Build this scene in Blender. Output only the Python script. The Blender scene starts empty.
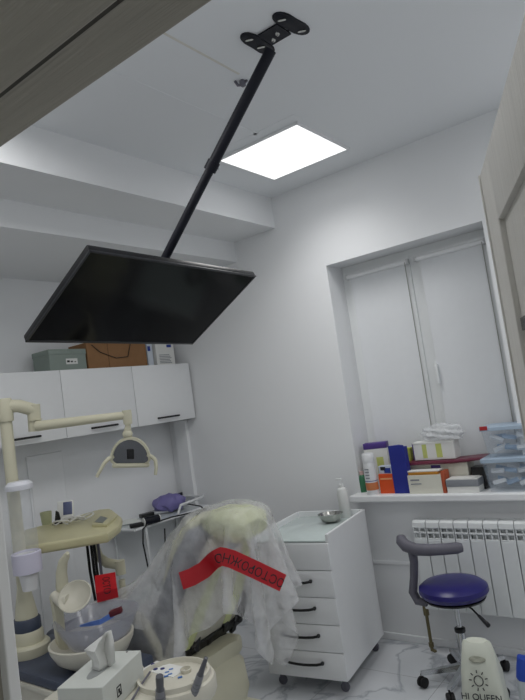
import bpy, bmesh, math, random
from mathutils import Vector, Matrix, Euler
random.seed(7)
S = bpy.context.scene
COL = S.collection
PI = math.pi
V = Vector

# ---------------------------------------------------------------- camera
F, PITCH, ROLL, YAW = 600.484, 0.0809287, -0.14136865, 0.64497877
CAM = V((0, 0, 1.7))
fw = V((-math.sin(YAW)*math.cos(PITCH), math.cos(YAW)*math.cos(PITCH), math.sin(PITCH)))
r0 = fw.cross(V((0, 0, 1))).normalized(); u0 = r0.cross(fw)
RT = math.cos(ROLL)*r0 + math.sin(ROLL)*u0
UP = -math.sin(ROLL)*r0 + math.cos(ROLL)*u0
cd = bpy.data.cameras.new('camera'); cam = bpy.data.objects.new('camera', cd); COL.objects.link(cam)
M = Matrix((RT, UP, -fw)).transposed().to_4x4(); M.translation = CAM
cam.matrix_world = M
cd.sensor_fit = 'AUTO'; cd.sensor_width = 36; cd.lens = F/700*36; cd.clip_start = 0.01
S.camera = cam

def ray(x, y): return (fw*F + RT*(x-262.5) - UP*(y-350))
def at(px, py, x=None, y=None, z=None):
    d = ray(px, py)
    if x is not None: t = (x-CAM.x)/d.x
    elif y is not None: t = (y-CAM.y)/d.y
    else: t = (z-CAM.z)/d.z
    return CAM + d*t
def ad(px, py, D): return CAM + ray(px, py)*(D/F)
def depth(P): return (V(P)-CAM).dot(fw)
def on_plane(px, py, P, n):
    d = ray(px, py); return CAM + d*((V(P)-CAM).dot(n)/d.dot(n))

# ---------------------------------------------------------------- materials
def lin(c):
    return tuple((v/255/12.92 if v/255 <= .04045 else ((v/255+.055)/1.055)**2.4) for v in c)
MATS = {}
def mat(name, rgb, rough=.5, metal=0., var=.06, scale=20, bump=0., bscale=200, spec=.5, trans=0., alpha=1., emit=0., stretch=None, coat=0.):
    if name in MATS: return MATS[name]
    m = bpy.data.materials.new(name); m.use_nodes = True
    nt = m.node_tree; b = nt.nodes['Principled BSDF']
    c = lin(rgb)
    tc = nt.nodes.new('ShaderNodeTexCoord'); src = tc.outputs['Object']
    if stretch:
        mp = nt.nodes.new('ShaderNodeMapping'); mp.inputs['Scale'].default_value = stretch
        nt.links.new(src, mp.inputs['Vector']); src = mp.outputs['Vector']
    n = nt.nodes.new('ShaderNodeTexNoise'); n.inputs['Scale'].default_value = scale; n.inputs['Detail'].default_value = 4
    nt.links.new(src, n.inputs['Vector'])
    mx = nt.nodes.new('ShaderNodeMix'); mx.data_type = 'RGBA'
    mx.inputs['A'].default_value = (*[min(1, v*(1-var)) for v in c], 1)
    mx.inputs['B'].default_value = (*[min(1, v*(1+var)) for v in c], 1)
    nt.links.new(n.outputs['Fac'], mx.inputs['Factor'])
    nt.links.new(mx.outputs['Result'], b.inputs['Base Color'])
    b.inputs['Roughness'].default_value = rough; b.inputs['Metallic'].default_value = metal
    b.inputs['Specular IOR Level'].default_value = spec
    b.inputs['Transmission Weight'].default_value = trans; b.inputs['Alpha'].default_value = alpha
    b.inputs['Coat Weight'].default_value = coat
    if emit:
        b.inputs['Emission Color'].default_value = (1, 1, 1, 1); b.inputs['Emission Strength'].default_value = emit
    if bump:
        n2 = nt.nodes.new('ShaderNodeTexNoise'); n2.inputs['Scale'].default_value = bscale; n2.inputs['Detail'].default_value = 3
        nt.links.new(src, n2.inputs['Vector'])
        bp = nt.nodes.new('ShaderNodeBump'); bp.inputs['Strength'].default_value = bump; bp.inputs['Distance'].default_value = .01
        nt.links.new(n2.outputs['Fac'], bp.inputs['Height']); nt.links.new(bp.outputs['Normal'], b.inputs['Normal'])
    MATS[name] = m
    return m

wallm = mat('wall_paint', (236, 238, 240), .75, var=.015, scale=3, bump=.05, bscale=150)
ceilm = mat('ceiling_paint', (236, 239, 242), .8, var=.01, scale=2, bump=.03, bscale=120)
trimm = mat('white_trim', (238, 240, 242), .45, var=.02)
woodm = mat('grey_ash_veneer', (172, 168, 158), .55, var=.16, scale=14, bump=.25, bscale=30, stretch=(9, 9, .35))
doorm = mat('pale_ash_veneer', (208, 206, 200), .5, var=.10, scale=14, bump=.25, bscale=30, stretch=(9, 9, .35))
woodh = mat('grey_ash_veneer_across', (172, 168, 158), .55, var=.16, scale=14, bump=.25, bscale=30, stretch=(.35, 9, 9))
whitel = mat('white_laminate', (234, 236, 238), .35, var=.015)
black = mat('black_metal', (18, 19, 22), .4, var=.1)
blackp = mat('black_plastic', (16, 17, 20), .35, var=.1)
navym = mat('dark_navy_powder_coat', (17, 19, 30), .5, var=.1, spec=.25)
screenm = mat('screen_glass', (6, 7, 10), .12, var=.05, spec=.16)
cream = mat('cream_plastic', (208, 205, 182), .38, var=.03)
creamw = mat('pale_cream_plastic', (212, 209, 195), .38, var=.03)
limem = mat('pale_lime_plastic', (208, 214, 158), .4, var=.05)
slate = mat('slate_vinyl', (66, 74, 92), .45, var=.08, bump=.1, bscale=90)
bluem = mat('blue_vinyl', (32, 27, 104), .32, var=.06, bump=.05, bscale=60)
greyp = mat('grey_plastic', (98, 97, 108), .5, var=.05)
chrome = mat('chrome', (205, 207, 210), .18, 1., var=.03)
steel = mat('brushed_steel', (176, 176, 172), .22, 1., var=.05)
brass = mat('dull_brass', (120, 112, 82), .45, .5, var=.1)
rubber = mat('black_rubber', (20, 20, 22), .7, var=.1)
radm = mat('radiator_enamel', (224, 228, 229), .35, var=.02)
fabric = mat('blind_fabric', (226, 229, 232), .85, var=.02, bump=.12, bscale=500)
card = mat('brown_cardboard', (146, 108, 72), .8, var=.1, bump=.06, bscale=60)
graybox = mat('grey_green_cardboard', (140, 152, 145), .75, var=.05)
paper = mat('white_paper', (228, 229, 226), .8, var=.02)
redm = mat('red_tape', (186, 22, 36), .35, var=.08)
orange = mat('orange_card', (222, 84, 30), .5, var=.04)
royal = mat('royal_blue_card', (30, 42, 140), .55, var=.06)
purple = mat('purple_card', (76, 52, 130), .5, var=.05)
magenta = mat('maroon_plastic_sleeve', (104, 34, 58), .35, var=.1)
green = mat('green_plastic', (58, 122, 88), .35, var=.05)
terracotta = mat('terracotta_card', (176, 82, 50), .6, var=.06)
greycard = mat('grey_card', (138, 142, 148), .6, var=.05)
lilac = mat('lilac_nitrile', (118, 112, 168), .5, var=.08)
lilacw = mat('pale_lilac_plastic', (206, 204, 222), .4, var=.03)
ink = mat('printed_ink', (25, 28, 34), .6, var=.05)
blueink = mat('printed_blue', (30, 60, 150), .6, var=.05)
limeink = mat('printed_lime', (196, 204, 120), .6, var=.05)
bagm = mat('white_carrier_bag', (212, 216, 203), .4, var=.02, bump=.25, bscale=9)
goldm = mat('amber_card', (186, 128, 40), .5, var=.08)
cable_w = mat('white_cable', (214, 214, 210), .45)
skyb = mat('sky_blue_foil', (92, 128, 205), .4, var=.08)
maroon = mat('dark_maroon_plastic', (92, 18, 32), .35)

def clear(name, rgb, alpha, rough, bump=0., bscale=30, spec=.5, var=.12):
    """thin translucent plastic: see-through share against a sheen"""
    m = bpy.data.materials.new(name); m.use_nodes = True
    nt = m.node_tree; b = nt.nodes['Principled BSDF']
    b.inputs['Base Color'].default_value = (*lin(rgb), 1); b.inputs['Roughness'].default_value = rough
    b.inputs['Specular IOR Level'].default_value = spec
    tc = nt.nodes.new('ShaderNodeTexCoord'); n = nt.nodes.new('ShaderNodeTexNoise')
    n.inputs['Scale'].default_value = bscale; n.inputs['Detail'].default_value = 5
    nt.links.new(tc.outputs['Object'], n.inputs['Vector'])
    mr = nt.nodes.new('ShaderNodeMapRange')
    mr.inputs['To Min'].default_value = max(0, alpha-var); mr.inputs['To Max'].default_value = min(1, alpha+var)
    nt.links.new(n.outputs['Fac'], mr.inputs['Value']); nt.links.new(mr.outputs['Result'], b.inputs['Alpha'])
    if bump:
        bp = nt.nodes.new('ShaderNodeBump'); bp.inputs['Strength'].default_value = bump; bp.inputs['Distance'].default_value = .02
        nt.links.new(n.outputs['Fac'], bp.inputs['Height']); nt.links.new(bp.outputs['Normal'], b.inputs['Normal'])
    MATS[name] = m
    return m
film = clear('polythene_film', (246, 247, 249), .36, .13, bump=.9, bscale=17, spec=.8)
clearbag = clear('clear_bag', (236, 239, 242), .5, .25, bump=.8, bscale=40)
tubm = clear('frosted_tub_plastic', (206, 222, 238), .2, .25, var=.03)
lidm = clear('frosted_lid_plastic', (186, 206, 226), .7, .35, var=.03)
bowlm = clear('smoked_bowl_glass', (186, 190, 204), .36, .12, var=.02)
tubem = clear('clear_tube', (225, 230, 236), .16, .1)
glassm = mat('window_glass', (235, 240, 240), .03, trans=1., var=.0)
ledm = mat('led_diffuser', (255, 255, 255), .5, var=0, emit=1.5)

def marble():
    m = bpy.data.materials.new('marble_tile'); m.use_nodes = True
    nt = m.node_tree; b = nt.nodes['Principled BSDF']; L = nt.links.new
    tc = nt.nodes.new('ShaderNodeTexCoord')
    n = nt.nodes.new('ShaderNodeTexNoise'); n.inputs['Scale'].default_value = 1.6; n.inputs['Detail'].default_value = 7; n.inputs['Distortion'].default_value = 1.3
    L(tc.outputs['Object'], n.inputs['Vector'])
    r = nt.nodes.new('ShaderNodeValToRGB'); e = r.color_ramp.elements
    e[0].position = .455; e[0].color = (*lin((204, 208, 212)), 1); e[1].position = .53; e[1].color = (*lin((209, 212, 216)), 1)
    k = r.color_ramp.elements.new(.485); k.color = (*lin((166, 171, 178)), 1)
    L(n.outputs['Fac'], r.inputs['Fac'])
    br = nt.nodes.new('ShaderNodeTexBrick'); br.offset = 0.; br.inputs['Scale'].default_value = 1.
    br.inputs['Brick Width'].default_value = .6; br.inputs['Row Height'].default_value = .6; br.inputs['Mortar Size'].default_value = .0018
    br.inputs['Mortar'].default_value = (*lin((150, 152, 155)), 1)
    L(tc.outputs['Object'], br.inputs['Vector']); L(r.outputs['Color'], br.inputs['Color1']); L(r.outputs['Color'], br.inputs['Color2'])
    L(br.outputs['Color'], b.inputs['Base Color']); b.inputs['Roughness'].default_value = .16
    return m
floorm = marble()

# ---------------------------------------------------------------- mesh builder
class MB:
    def __init__(s): s.bm = bmesh.new()
    def _new(s, verts, mtx):
        if mtx is not None: bmesh.ops.transform(s.bm, matrix=mtx, verts=verts)
    def box(s, lo, hi, bevel=0., mtx=None, seg=2):
        lo = V(lo); hi = V(hi); c = (lo+hi)/2; d = hi-lo
        r = bmesh.ops.create_cube(s.bm, size=1., matrix=Matrix.Translation(c) @ Matrix.Diagonal((abs(d.x), abs(d.y), abs(d.z), 1)))
        vs = r['verts']
        if bevel:
            es = list({e for v in vs for e in v.link_edges})
            r2 = bmesh.ops.bevel(s.bm, geom=es, offset=bevel, segments=seg, profile=.5, affect='EDGES', clamp_overlap=True)
            vs = list({v for f in r2['faces'] for v in f.verts} | {v for v in vs if v.is_valid})
        s._new(vs, mtx); return s
    def loft(s, rings, cap=True, closed=True, mtx=None):
        R = [[s.bm.verts.new(V(p)) for p in ring] for ring in rings]
        n = len(R[0])
        for a, b in zip(R, R[1:]):
            for i in range(n if closed else n-1):
                j = (i+1) % n
                try: s.bm.faces.new((a[i], a[j], b[j], b[i]))
                except ValueError: pass
        if cap:
            s.bm.faces.new(list(reversed(R[0]))); s.bm.faces.new(R[-1])
        s._new([v for r in R for v in r], mtx); return s
    def tube(s, pts, r, n=10, mtx=None, flat=1.):
        pts = [V(p) for p in pts]; rs = r if isinstance(r, (list, tuple)) else [r]*len(pts)
        rings = []; prev = None
        for i, p in enumerate(pts):
            t = (pts[min(i+1, len(pts)-1)]-pts[max(i-1, 0)]).normalized()
            if prev is None:
                a = t.cross(V((0, 0, 1)))
                if a.length < .05: a = t.cross(V((1, 0, 0)))
                a.normalize()
            else:
                a = prev - t*prev.dot(t)
                a.normalize()
            prev = a; b = t.cross(a)
            rings.append([p + (a*math.cos(2*PI*k/n) + b*math.sin(2*PI*k/n)*flat)*rs[i] for k in range(n)])
        return s.loft(rings, mtx=mtx)
    def lathe(s, prof, n=28, mtx=None, cap=True):
        rings = [[(r*math.cos(2*PI*k/n), r*math.sin(2*PI*k/n), z) for k in range(n)] for r, z in prof]
        return s.loft(rings, cap=cap, mtx=mtx)
    def prism(s, poly, z0, z1, mtx=None, bevel=0.):
        a = [s.bm.verts.new((x, y, z0)) for x, y in poly]; b = [s.bm.verts.new((x, y, z1)) for x, y in poly]
        n = len(a); fs = [s.bm.faces.new(list(reversed(a))), s.bm.faces.new(b)]
        for i in range(n): fs.append(s.bm.faces.new((a[i], a[(i+1) % n], b[(i+1) % n], b[i])))
        vs = a+b
        if bevel:
            es = list({e for f in fs[:2] for e in f.edges})
            r2 = bmesh.ops.bevel(s.bm, geom=es, offset=bevel, segments=2, profile=.5, affect='EDGES', clamp_overlap=True)
            vs = list({v for f in r2['faces'] for v in f.verts} | {v for v in vs if v.is_valid})
        s._new(vs, mtx); return s
    def ball(s, c, r, sc=(1, 1, 1), mtx=None, u=16, v=10):
        q = bmesh.ops.create_uvsphere(s.bm, u_segments=u, v_segments=v, radius=r)
        m = Matrix.Translation(V(c)) @ Matrix.Diagonal((*sc, 1))
        if mtx is not None: m = mtx @ m
        bmesh.ops.transform(s.bm, matrix=m, verts=q['verts']); return s

def mw(o):
    m = o.matrix_basis.copy()
    return mw(o.parent) @ m if o.parent else m
def obj(name, mb, m, parent=None, world=False, smooth=True, label=None, subsurf=0):
    bm = mb.bm if isinstance(mb, MB) else mb
    bmesh.ops.recalc_face_normals(bm, faces=bm.faces[:])
    if parent is not None:
        if world: bmesh.ops.transform(bm, matrix=mw(parent).inverted(), verts=bm.verts[:])
        loc = V((0, 0, 0))
        c = sum((v.co for v in bm.verts), V())/max(1, len(bm.verts))
        if name != 'body': loc = c
    else:
        xs = [v.co for v in bm.verts]
        loc = V(((min(v.x for v in xs)+max(v.x for v in xs))/2, (min(v.y for v in xs)+max(v.y for v in xs))/2, min(v.z for v in xs)))
    bmesh.ops.translate(bm, verts=bm.verts[:], vec=-loc)
    me = bpy.data.meshes.new(name); bm.to_mesh(me); bm.free()
    if smooth:
        for p in me.polygons: p.use_smooth = True
        me.set_sharp_from_angle(angle=math.radians(38))
    me.materials.append(m)
    o = bpy.data.objects.new(name, me); COL.objects.link(o); o.location = loc
    if parent is not None: o.parent = parent
    if label: o['label'] = label
    return o
def tag(o, label, cat, group=None, kind=None):
    o['label'] = label; o['category'] = cat
    if group: o['group'] = group
    if kind: o['kind'] = kind
    return o
def thing(name, label, cat, loc=(0, 0, 0), rot=0., group=None):
    o = bpy.data.objects.new(name, None); o.empty_display_size = .1; COL.objects.link(o)
    o.location = loc; o.rotation_euler = rot if isinstance(rot, (tuple, Euler)) else (0, 0, rot)
    return tag(o, label, cat, group)
def struct(name, mb, m, parent=None, world=True, smooth=False, label=None):
    o = obj(name, mb, m, parent, world, smooth, label)
    if parent is None: o['kind'] = 'structure'
    return o
def dup(root, loc, rotz, label, group=None):
    r = root.copy(); COL.objects.link(r); r.location = loc; r.rotation_euler = (0, 0, rotz); r['label'] = label
    if group: r['group'] = group
    for ch in list(root.children):
        c = ch.copy(); COL.objects.link(c); c.parent = r
        for g in list(ch.children):
            d = g.copy(); COL.objects.link(d); d.parent = c
    return r
def text(name, body, size, mtx, m, parent=None, extr=.0004):
    cu = bpy.data.curves.new(name, 'FONT'); cu.body = body; cu.size = size; cu.extrude = extr; cu.align_x = 'CENTER'; cu.align_y = 'CENTER'
    t = bpy.data.objects.new(name+'_src', cu); COL.objects.link(t)
    dg = bpy.context.evaluated_depsgraph_get(); me = bpy.data.meshes.new_from_object(t.evaluated_get(dg))
    bpy.data.objects.remove(t); bpy.data.curves.remove(cu)
    bm = bmesh.new(); bm.from_mesh(me); bpy.data.meshes.remove(me)
    bmesh.ops.transform(bm, matrix=mtx, verts=bm.verts[:])
    return obj(name, bm, m, parent, world=True, smooth=False)
def frame_mtx(o, x, z):
    """matrix with local x along x, local z along z (text normal)"""
    x = V(x).normalized(); z = V(z); z = (z - x*z.dot(x)).normalized(); y = z.cross(x)
    m = Matrix((x, y, z)).transposed().to_4x4(); m.translation = V(o); return m

# ---------------------------------------------------------------- room shell
YB, XL, H, XR, YF = 3.675, -3.89, 3.19, .85, .406
WX0, WX1, WZ0, WZ1 = -2.10, -1.00, .93, 2.57       # window niche
NY = YB+.22
struct('floor', MB().box((XL-.2, -1.2, -.1), (XR+.2, YB+.4, 0)), floorm)
struct('ceiling', MB().box((XL-.2, YF-.15, H), (XR+.2, YB+.4, H+.1)), ceilm)
struct('wall_left', MB().box((XL-.2, YF-.15, 0), (XL, YB+.4, H)), wallm)
struct('wall_right', MB().box((XR, YF-.15, 0), (XR+.2, YB+.4, H)), wallm)
w = MB(); e = YB+.36
w.box((XL, YB, 0), (WX0, e, H)).box((WX1, YB, 0), (XR, e, H)).box((WX0, YB, 0), (WX1, e, WZ0)).box((WX0, YB, WZ1), (WX1, e, H))
struct('wall_back', w, wallm)
DX0, DX1, DZ = -.775, .012, 2.058                   # doorway
w = MB(); a0 = YF-.13
w.box((XL, a0, 0), (DX0-.03, YF, H)).box((DX1+.03, a0, 0), (XR, YF, H)).box((DX0-.03, a0, DZ+.03), (DX1+.03, YF, H))
struct('wall_front', w, wallm)
# stepped beam along the left wall
struct('trim_1', MB().box((XL, YF, 2.957), (-2.485, YB, H)), wallm, label='deep plastered beam under the ceiling')
struct('trim_2', MB().box((XL, YF, 2.80), (-2.893, YB, 2.957)), wallm, label='lower step of the plastered beam')
struct('baseboard_back', MB().box((XL, YB-.014, 0), (XR, YB, .046), .004), trimm)
struct('baseboard_left', MB().box((XL, YF, 0), (XL+.014, YB-.014, .046), .004), trimm)
struct('trim_3', MB().box((-2.6, YB-.012, .496), (XR, YB, .52), .004), trimm, label='thin white dado rail under the window')
struct('trim_4', MB().box((-3.80, YB-.035, 0), (-3.66, YB, 1.62), .004), trimm, label='white vertical pipe casing beside the corner')
q = at(27, 457, x=XL+.02); q2 = at(48, 455, x=XL+.02)
p = MB().box((XL, q.y, .1), (XL+.012, q2.y+.12, q.z), .004)
struct('trim_5', p, trimm, label='white riser panel on the left wall')
# faint plaster ridges on the ceiling
struct('trim_6', MB().box((-1.885, 1.2, H-.0015), (-1.865, 2.72, H+.001)), ceilm, label='long plaster ridge on the ceiling')
struct('trim_7', MB().box((-1.54, 1.2, H-.001), (-1.528, 2.16, H+.001)), mat('faint_ochre_line', (224, 223, 216), .8), label='faint seam on the ceiling')
struct('trim_8', MB().box((-2.19, 2.70, H-.0015), (-1.60, 2.77, H+.001)), ceilm, label='raised plaster patch by the lamp')
# door frame
jm = MB()
jm.box((DX0-.06, a0-.012, 0), (DX0, YF-.062, DZ), .003).box((DX0-.06, YF-.062, 0), (DX0-.012, YF, DZ))
jm.box((DX1, a0-.012, 0), (DX1+.05, YF-.062, DZ), .003).box((DX1+.012, YF-.062, 0), (DX1+.05, YF, DZ))
struct('trim_9', jm, woodm, label='grey wood-grain door jambs')
struct('trim_10', MB().box((DX0-.06, a0-.012, DZ-.012), (DX1+.05, YF-.072, DZ+.06), .003).box((DX0-.06, YF-.062, DZ), (DX1+.05, YF, DZ+.06)).box((DX0-.1, a0-.03, DZ+.01), (DX1+.1, a0-.005, DZ+.08), .004),
       woodh, label='grey wood-grain door head')
struct('trim_11', MB().box((DX0-.014, YF-.006, 0), (DX0+.004, YF+.01, DZ), .002), trimm, label='white edge strip of the left jamb')

struct('trim_13', MB().box((DX0, YF-.073, DZ-.004), (DX1, YF-.0615, DZ+.01)), mat('brown_grey_seal', (70, 68, 62), .7), label='dark seal strip in the door head')
# open door leaf
hin = V((-.004, YF+.01, 0)); ld = V((-.381, .9245, 0)).normalized(); ln = V((-ld.y, ld.x, 0))   # ln: visible face, to the left
LW, LT, LH = .775, .04, 2.05
dr = bpy.data.objects.new('door_1', None); COL.objects.link(dr); dr.location = hin; dr['kind'] = 'structure'; dr['label'] = 'grey wood-grain door leaf standing open'
dr.rotation_euler = (0, 0, math.atan2(ld.y, ld.x))
# local x along the leaf, local y to the visible face (ln)
g = on_plane(498, 220, hin, ln)-hin; gx = g.dot(ld); gz = g.z
st = LW-gx
b = MB(); b.box((0, -LT, .01), (st, 0, LH), .002).box((LW-st, -LT, .01), (LW, 0, LH), .003).box((st, -LT, gz), (LW-st, 0, LH), .002).box((st, -LT, .01), (LW-st, 0, .14), .002)
obj('stile_frame', b, doorm, dr)
obj('panel', MB().box((st-.002, -LT+.008, .138), (LW-st+.002, -.010, gz+.002)), doorm, dr)
for k, zz in enumerate((0,)):
    s1 = on_plane(518.5, 317, hin, ln).z; s0 = on_plane(519, 331, hin, ln).z
obj('inlay_strip', MB().box((st+.004, -.0095, s0), (LW-st-.004, -.006, s1), .001), mat('dark_grey_glass', (70, 74, 80), .15), dr, label='dark grey glass inlay')
obj('edge_bead', MB().box((LW-.012, -.002, .012), (LW-.006, .003, LH-.002), .001), doorm, dr)

# window: sill, frame, sashes, glass
sill = MB().box((WX0-.0, YB-.115, .925), (XR-.9, NY+.02, .972), .008)
sl = struct('trim_12', MB().box((-2.13, YB-.115, .928), (-.6, YB+.002, .972), .008).box((WX0, YB, .928), (WX1, NY+.02, .972)), trimm, label='deep white window sill')
wf = bpy.data.objects.new('window_1', None); COL.objects.link(wf); wf.location = ((WX0+WX1)/2, NY+.03, .972); wf['kind'] = 'structure'
wf['label'] = 'white two-sash window behind roller blinds'
mid = -1.545
pvc = mat('white_pvc', (232, 235, 236), .35, var=.01)
f = MB(); z0, z1 = .972, WZ1
f.box((WX0, NY, z0), (WX0+.05, NY+.07, z1)).box((WX1-.05, NY, z0), (WX1, NY+.07, z1)).box((WX0+.05, NY, z1-.05), (WX1-.05, NY+.07, z1)).box((WX0+.05, NY, z0), (WX1-.05, NY+.07, z0+.05)).box((mid-.035, NY, z0+.05), (mid+.035, NY+.07, z1-.05))
obj('window_frame', f, pvc, wf, world=True)
for a, c in ((WX0+.045, mid-.03), (mid+.03, WX1-.045)):
    s_ = MB(); y0 = NY-.012; y1 = NY+.05; t = .06
    s_.box((a, y0, z0+.045), (a+t, y1, z1-.045)).box((c-t, y0, z0+.045), (c, y1, z1-.045)).box((a+t, y0, z0+.045), (c-t, y1, z0+.045+t)).box((a+t, y0, z1-.045-t), (c-t, y1, z1-.045))
    s_.box((a+t, y0+.012, z0+.1), (a+t+.012, y1, z1-.1)).box((c-t-.012, y0+.012, z0+.1), (c-t, y1, z1-.1))
    so = obj('sash', s_, pvc, wf, world=True)
    obj('pane', MB().box((a+t-.005, NY+.015, z0+.1), (c-t+.005, NY+.035, z1-.1)), glassm, so, world=True)
hp = at(437, 366, y=NY-.03)
h = MB().box((hp.x-.014, NY-.024, hp.z-.03), (hp.x+.014, NY-.012, hp.z+.04), .004).box((hp.x-.009, NY-.05, hp.z-.01), (hp.x+.009, NY-.024, hp.z+.012), .003).box((hp.x-.01, NY-.056, hp.z-.12), (hp.x+.01, NY-.040, hp.z+.014), .005)
obj('window_handle', h, pvc, wf, world=True)
# outer shutter of night: closed masonry behind the glass is the dark outside
# roller blinds
def blind(x0, x1, label, chx):
    t = thing('roller_blind', label, 'blind', ((x0+x1)/2, NY-.04, z0), group='roller blinds on the window')
    obj('fabric', MB().box((x0+.02, NY-.030, z0+.03), (x1-.02, NY-.0275, WZ1-.09)), fabric, t, world=True)
    c = MB().tube([(x0, NY-.036, WZ1-.085), (x1, NY-.036, WZ1-.085)], .016, 14); obj('roller_tube', c, trimm, t, world=True)
    for xx in (x0-.008, x1+.008):
        obj('bracket', MB().box((xx-.007, NY-.052, WZ1-.102), (xx+.007, NY-.012, WZ1-.066), .004), mat('grey_bracket', (205, 207, 208), .4), t, world=True)
    obj('bottom_bar', MB().box((x0+.02, NY-.034, z0+.018), (x1-.02, NY-.024, z0+.034), .003), trimm, t, world=True)
    ch = MB().tube([(chx, NY-.058, WZ1-.09), (chx+.001, NY-.058, 1.9), (chx, NY-.058, 1.2)], .0028, 6); obj('pull_chain', ch, mat('chain_grey', (165, 165, 160), .4), t, world=True)
blind(-2.045, mid-.04, 'white roller blind drawn down over the left window sash', mid-.045)
blind(mid+.03, WX1-.06, 'white roller blind drawn down over the right window sash, by the door', WX1-.068)

# ---------------------------------------------------------------- ceiling lamp
lx0, lx1, ly0, ly1 = -2.235, -1.635, 2.785, 3.375
t = thing('ceiling_light', 'square white LED panel lamp set in the ceiling', 'ceiling light', ((lx0+lx1)/2, (ly0+ly1)/2, H-.012))
fr = MB(); z = H-.014
for lo, hi in (((lx0, ly0, z), (lx1, ly0+.014, H)), ((lx0, ly1-.014, z), (lx1, ly1, H)), ((lx0, ly0, z), (lx0+.014, ly1, H)), ((lx1-.014, ly0, z), (lx1, ly1, H))): fr.box(lo, hi, .002)
obj('frame', fr, trimm, t, world=True)
obj('diffuser', MB().box((lx0+.013, ly0+.013, H-.010), (lx1-.013, ly1-.013, H-.002)), ledm, t, world=True)

# ---------------------------------------------------------------- television on its ceiling arm
TVC = V((-2.011, 1.879, 2.192)); TA = math.radians(27.7)
tz = Euler((-.031, -.483, -.012)).to_matrix() @ V((0, 0, 1))     # tx: from bottom edge to top edge, -tz: screen normal
tv = bpy.data.objects.new('television', None); COL.objects.link(tv); tv.location = TVC; tv.rotation_euler = (-.031, -.483, -.012)
tag(tv, 'black flat television tilted downward on a ceiling arm', 'television')
hw, hh = .28, .485
obj('body', MB().box((-hw, -hh, 0), (hw, hh, .03), .006).box((-.2, -.33, .028), (.2, .33, .055), .012), blackp, tv)
obj('screen', MB().box((-hw+.012, -hh+.009, -.0015), (hw-.009, hh-.009, .002)), screenm, tv)
bz = MB(); 
for lo, hi in (((-hw, -hh, -.004), (-hw+.014, hh, .004)), ((hw-.009, -hh, -.004), (hw, hh, .004)), ((-hw, -hh, -.004), (hw, -hh+.009, .004)), ((-hw, hh-.009, -.004), (hw, hh, .004))): bz.box(lo, hi, .0015)
obj('bezel', bz, mat('satin_black_bezel', (38, 39, 44), .35), tv)
obj('logo', MB().box((-hw-.0006, -.022, .0005), (-hw+.003, .022, .0035)), mat('bezel_logo', (120, 122, 126), .3), tv)
# mount
mt = V((-1.215, 2.03, H))
tm = thing('television_mount', 'dark tilted ceiling pole carrying the television', 'mount', (mt.x, mt.y, H))
back = TVC + tz*.058
top = at(271, 50, z=H-.085)
ax = (back-top).normalized()
half = top + (back-top)*.44
obj('pole', MB().tube([top, half], .0235, 16), navym, tm, world=True)
obj('inner_pole', MB().tube([half, back+ax*-.01], .0195, 16), navym, tm, world=True)
obj('collar', MB().tube([half-ax*.02, half+ax*.025], .028, 16), navym, tm, world=True)
sd = ax.cross(V((0, 0, 1))).normalized()
[obj('clamp_screw', MB().tube([q_, q_+sd*.048], .006, 8), chrome, tm, world=True) for q_ in (half, back-ax*.14)]
obj('screen_plate', MB().box((-.12, -.12, .052), (.12, .12, .060), .003, mtx=mw(tv)).tube([back-ax*.01, back-ax*.10], .03, 14), navym, tm, world=True)
pl = MB()
def lobe(c, d, ln_, wd):
    d = V(d).normalized(); n = V((-d.y, d.x, 0)); o = []
    for k in range(24):
        a = 2*PI*k/24; rr = 1-.25*abs(math.sin(a))**3*(1 if True else 0)
        o.append((c[0]+d.x*ln_*math.cos(a)*1.0+n.x*wd*math.sin(a)*(.62+.38*abs(math.cos(a))), c[1]+d.y*ln_*math.cos(a)+n.y*wd*math.sin(a)*(.62+.38*abs(math.cos(a)))))
    return o
c1 = at(290.5, 24, z=H-.006); c2 = at(264, 40, z=H-.006)
e1 = at(275, 15, z=H-.006); e1b = at(307, 33, z=H-.006); e2 = at(243, 35, z=H-.006); e2b = at(272, 53, z=H-.006)
for p_, q_ in ((e1, e1b), (e2, e2b)):
    obj('ceiling_plate', MB().prism(lobe(((p_.x+q_.x)/2, (p_.y+q_.y)/2), q_-p_, (q_-p_).length/2*1.06, .047), H-.008, H, bevel=.002), navym, tm, world=True)
m1 = (e1+e1b)/2; m2 = (e2+e2b)/2
yk = MB(); dd = (m1-m2).normalized(); nn = V((-dd.y, dd.x, 0))
for sgn in (-1, 1):
    yk.prism([(-.06, 0), (.06, 0), (.045, -.06), (.015, -.105), (-.02, -.105), (-.05, -.05)], sgn*.028-.003, sgn*.028+.003,
             mtx=frame_mtx(((m1.x+m2.x)/2, (m1.y+m2.y)/2, H-.006), dd, nn))
yk.box(((m1.x+m2.x)/2-.05, (m1.y+m2.y)/2-.05, H-.010), ((m1.x+m2.x)/2+.05, (m1.y+m2.y)/2+.05, H-.003))
obj('yoke', yk, navym, tm, world=True)
for e in (e1+(e1b-e1)*.2, e1+(e1b-e1)*.82, e2+(e2b-e2)*.2, e2+(e2b-e2)*.6):
    obj('bolt', MB().prism(lobe((e.x, e.y), V((1, .6, 0)), .017, .009), H-.013, H-.008), steel, tm, world=True, label='bright zinc bolt')
for px, py in ((277.5, 34), (273.5, 40)):
    pp = at(px, py, z=H-.055); obj('bolt', MB().ball(pp, .009), steel, tm, world=True, label='bright zinc bolt')
# cable stub by the pole
cs = thing('cable_clip', 'small grey cable clip with a wire stub on the ceiling beside the pole', 'cable clip', (-1.56, 2.21, H))
obj('wire', MB().tube([(-1.585, 2.19, H), (-1.58, 2.2, H-.02), (-1.56, 2.215, H-.022), (-1.545, 2.23, H)], .007, 8), greyp, cs, world=True)
obj('clip', MB().box((-1.57, 2.2, H-.03), (-1.548, 2.225, H), .004), greyp, cs, world=True)

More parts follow.
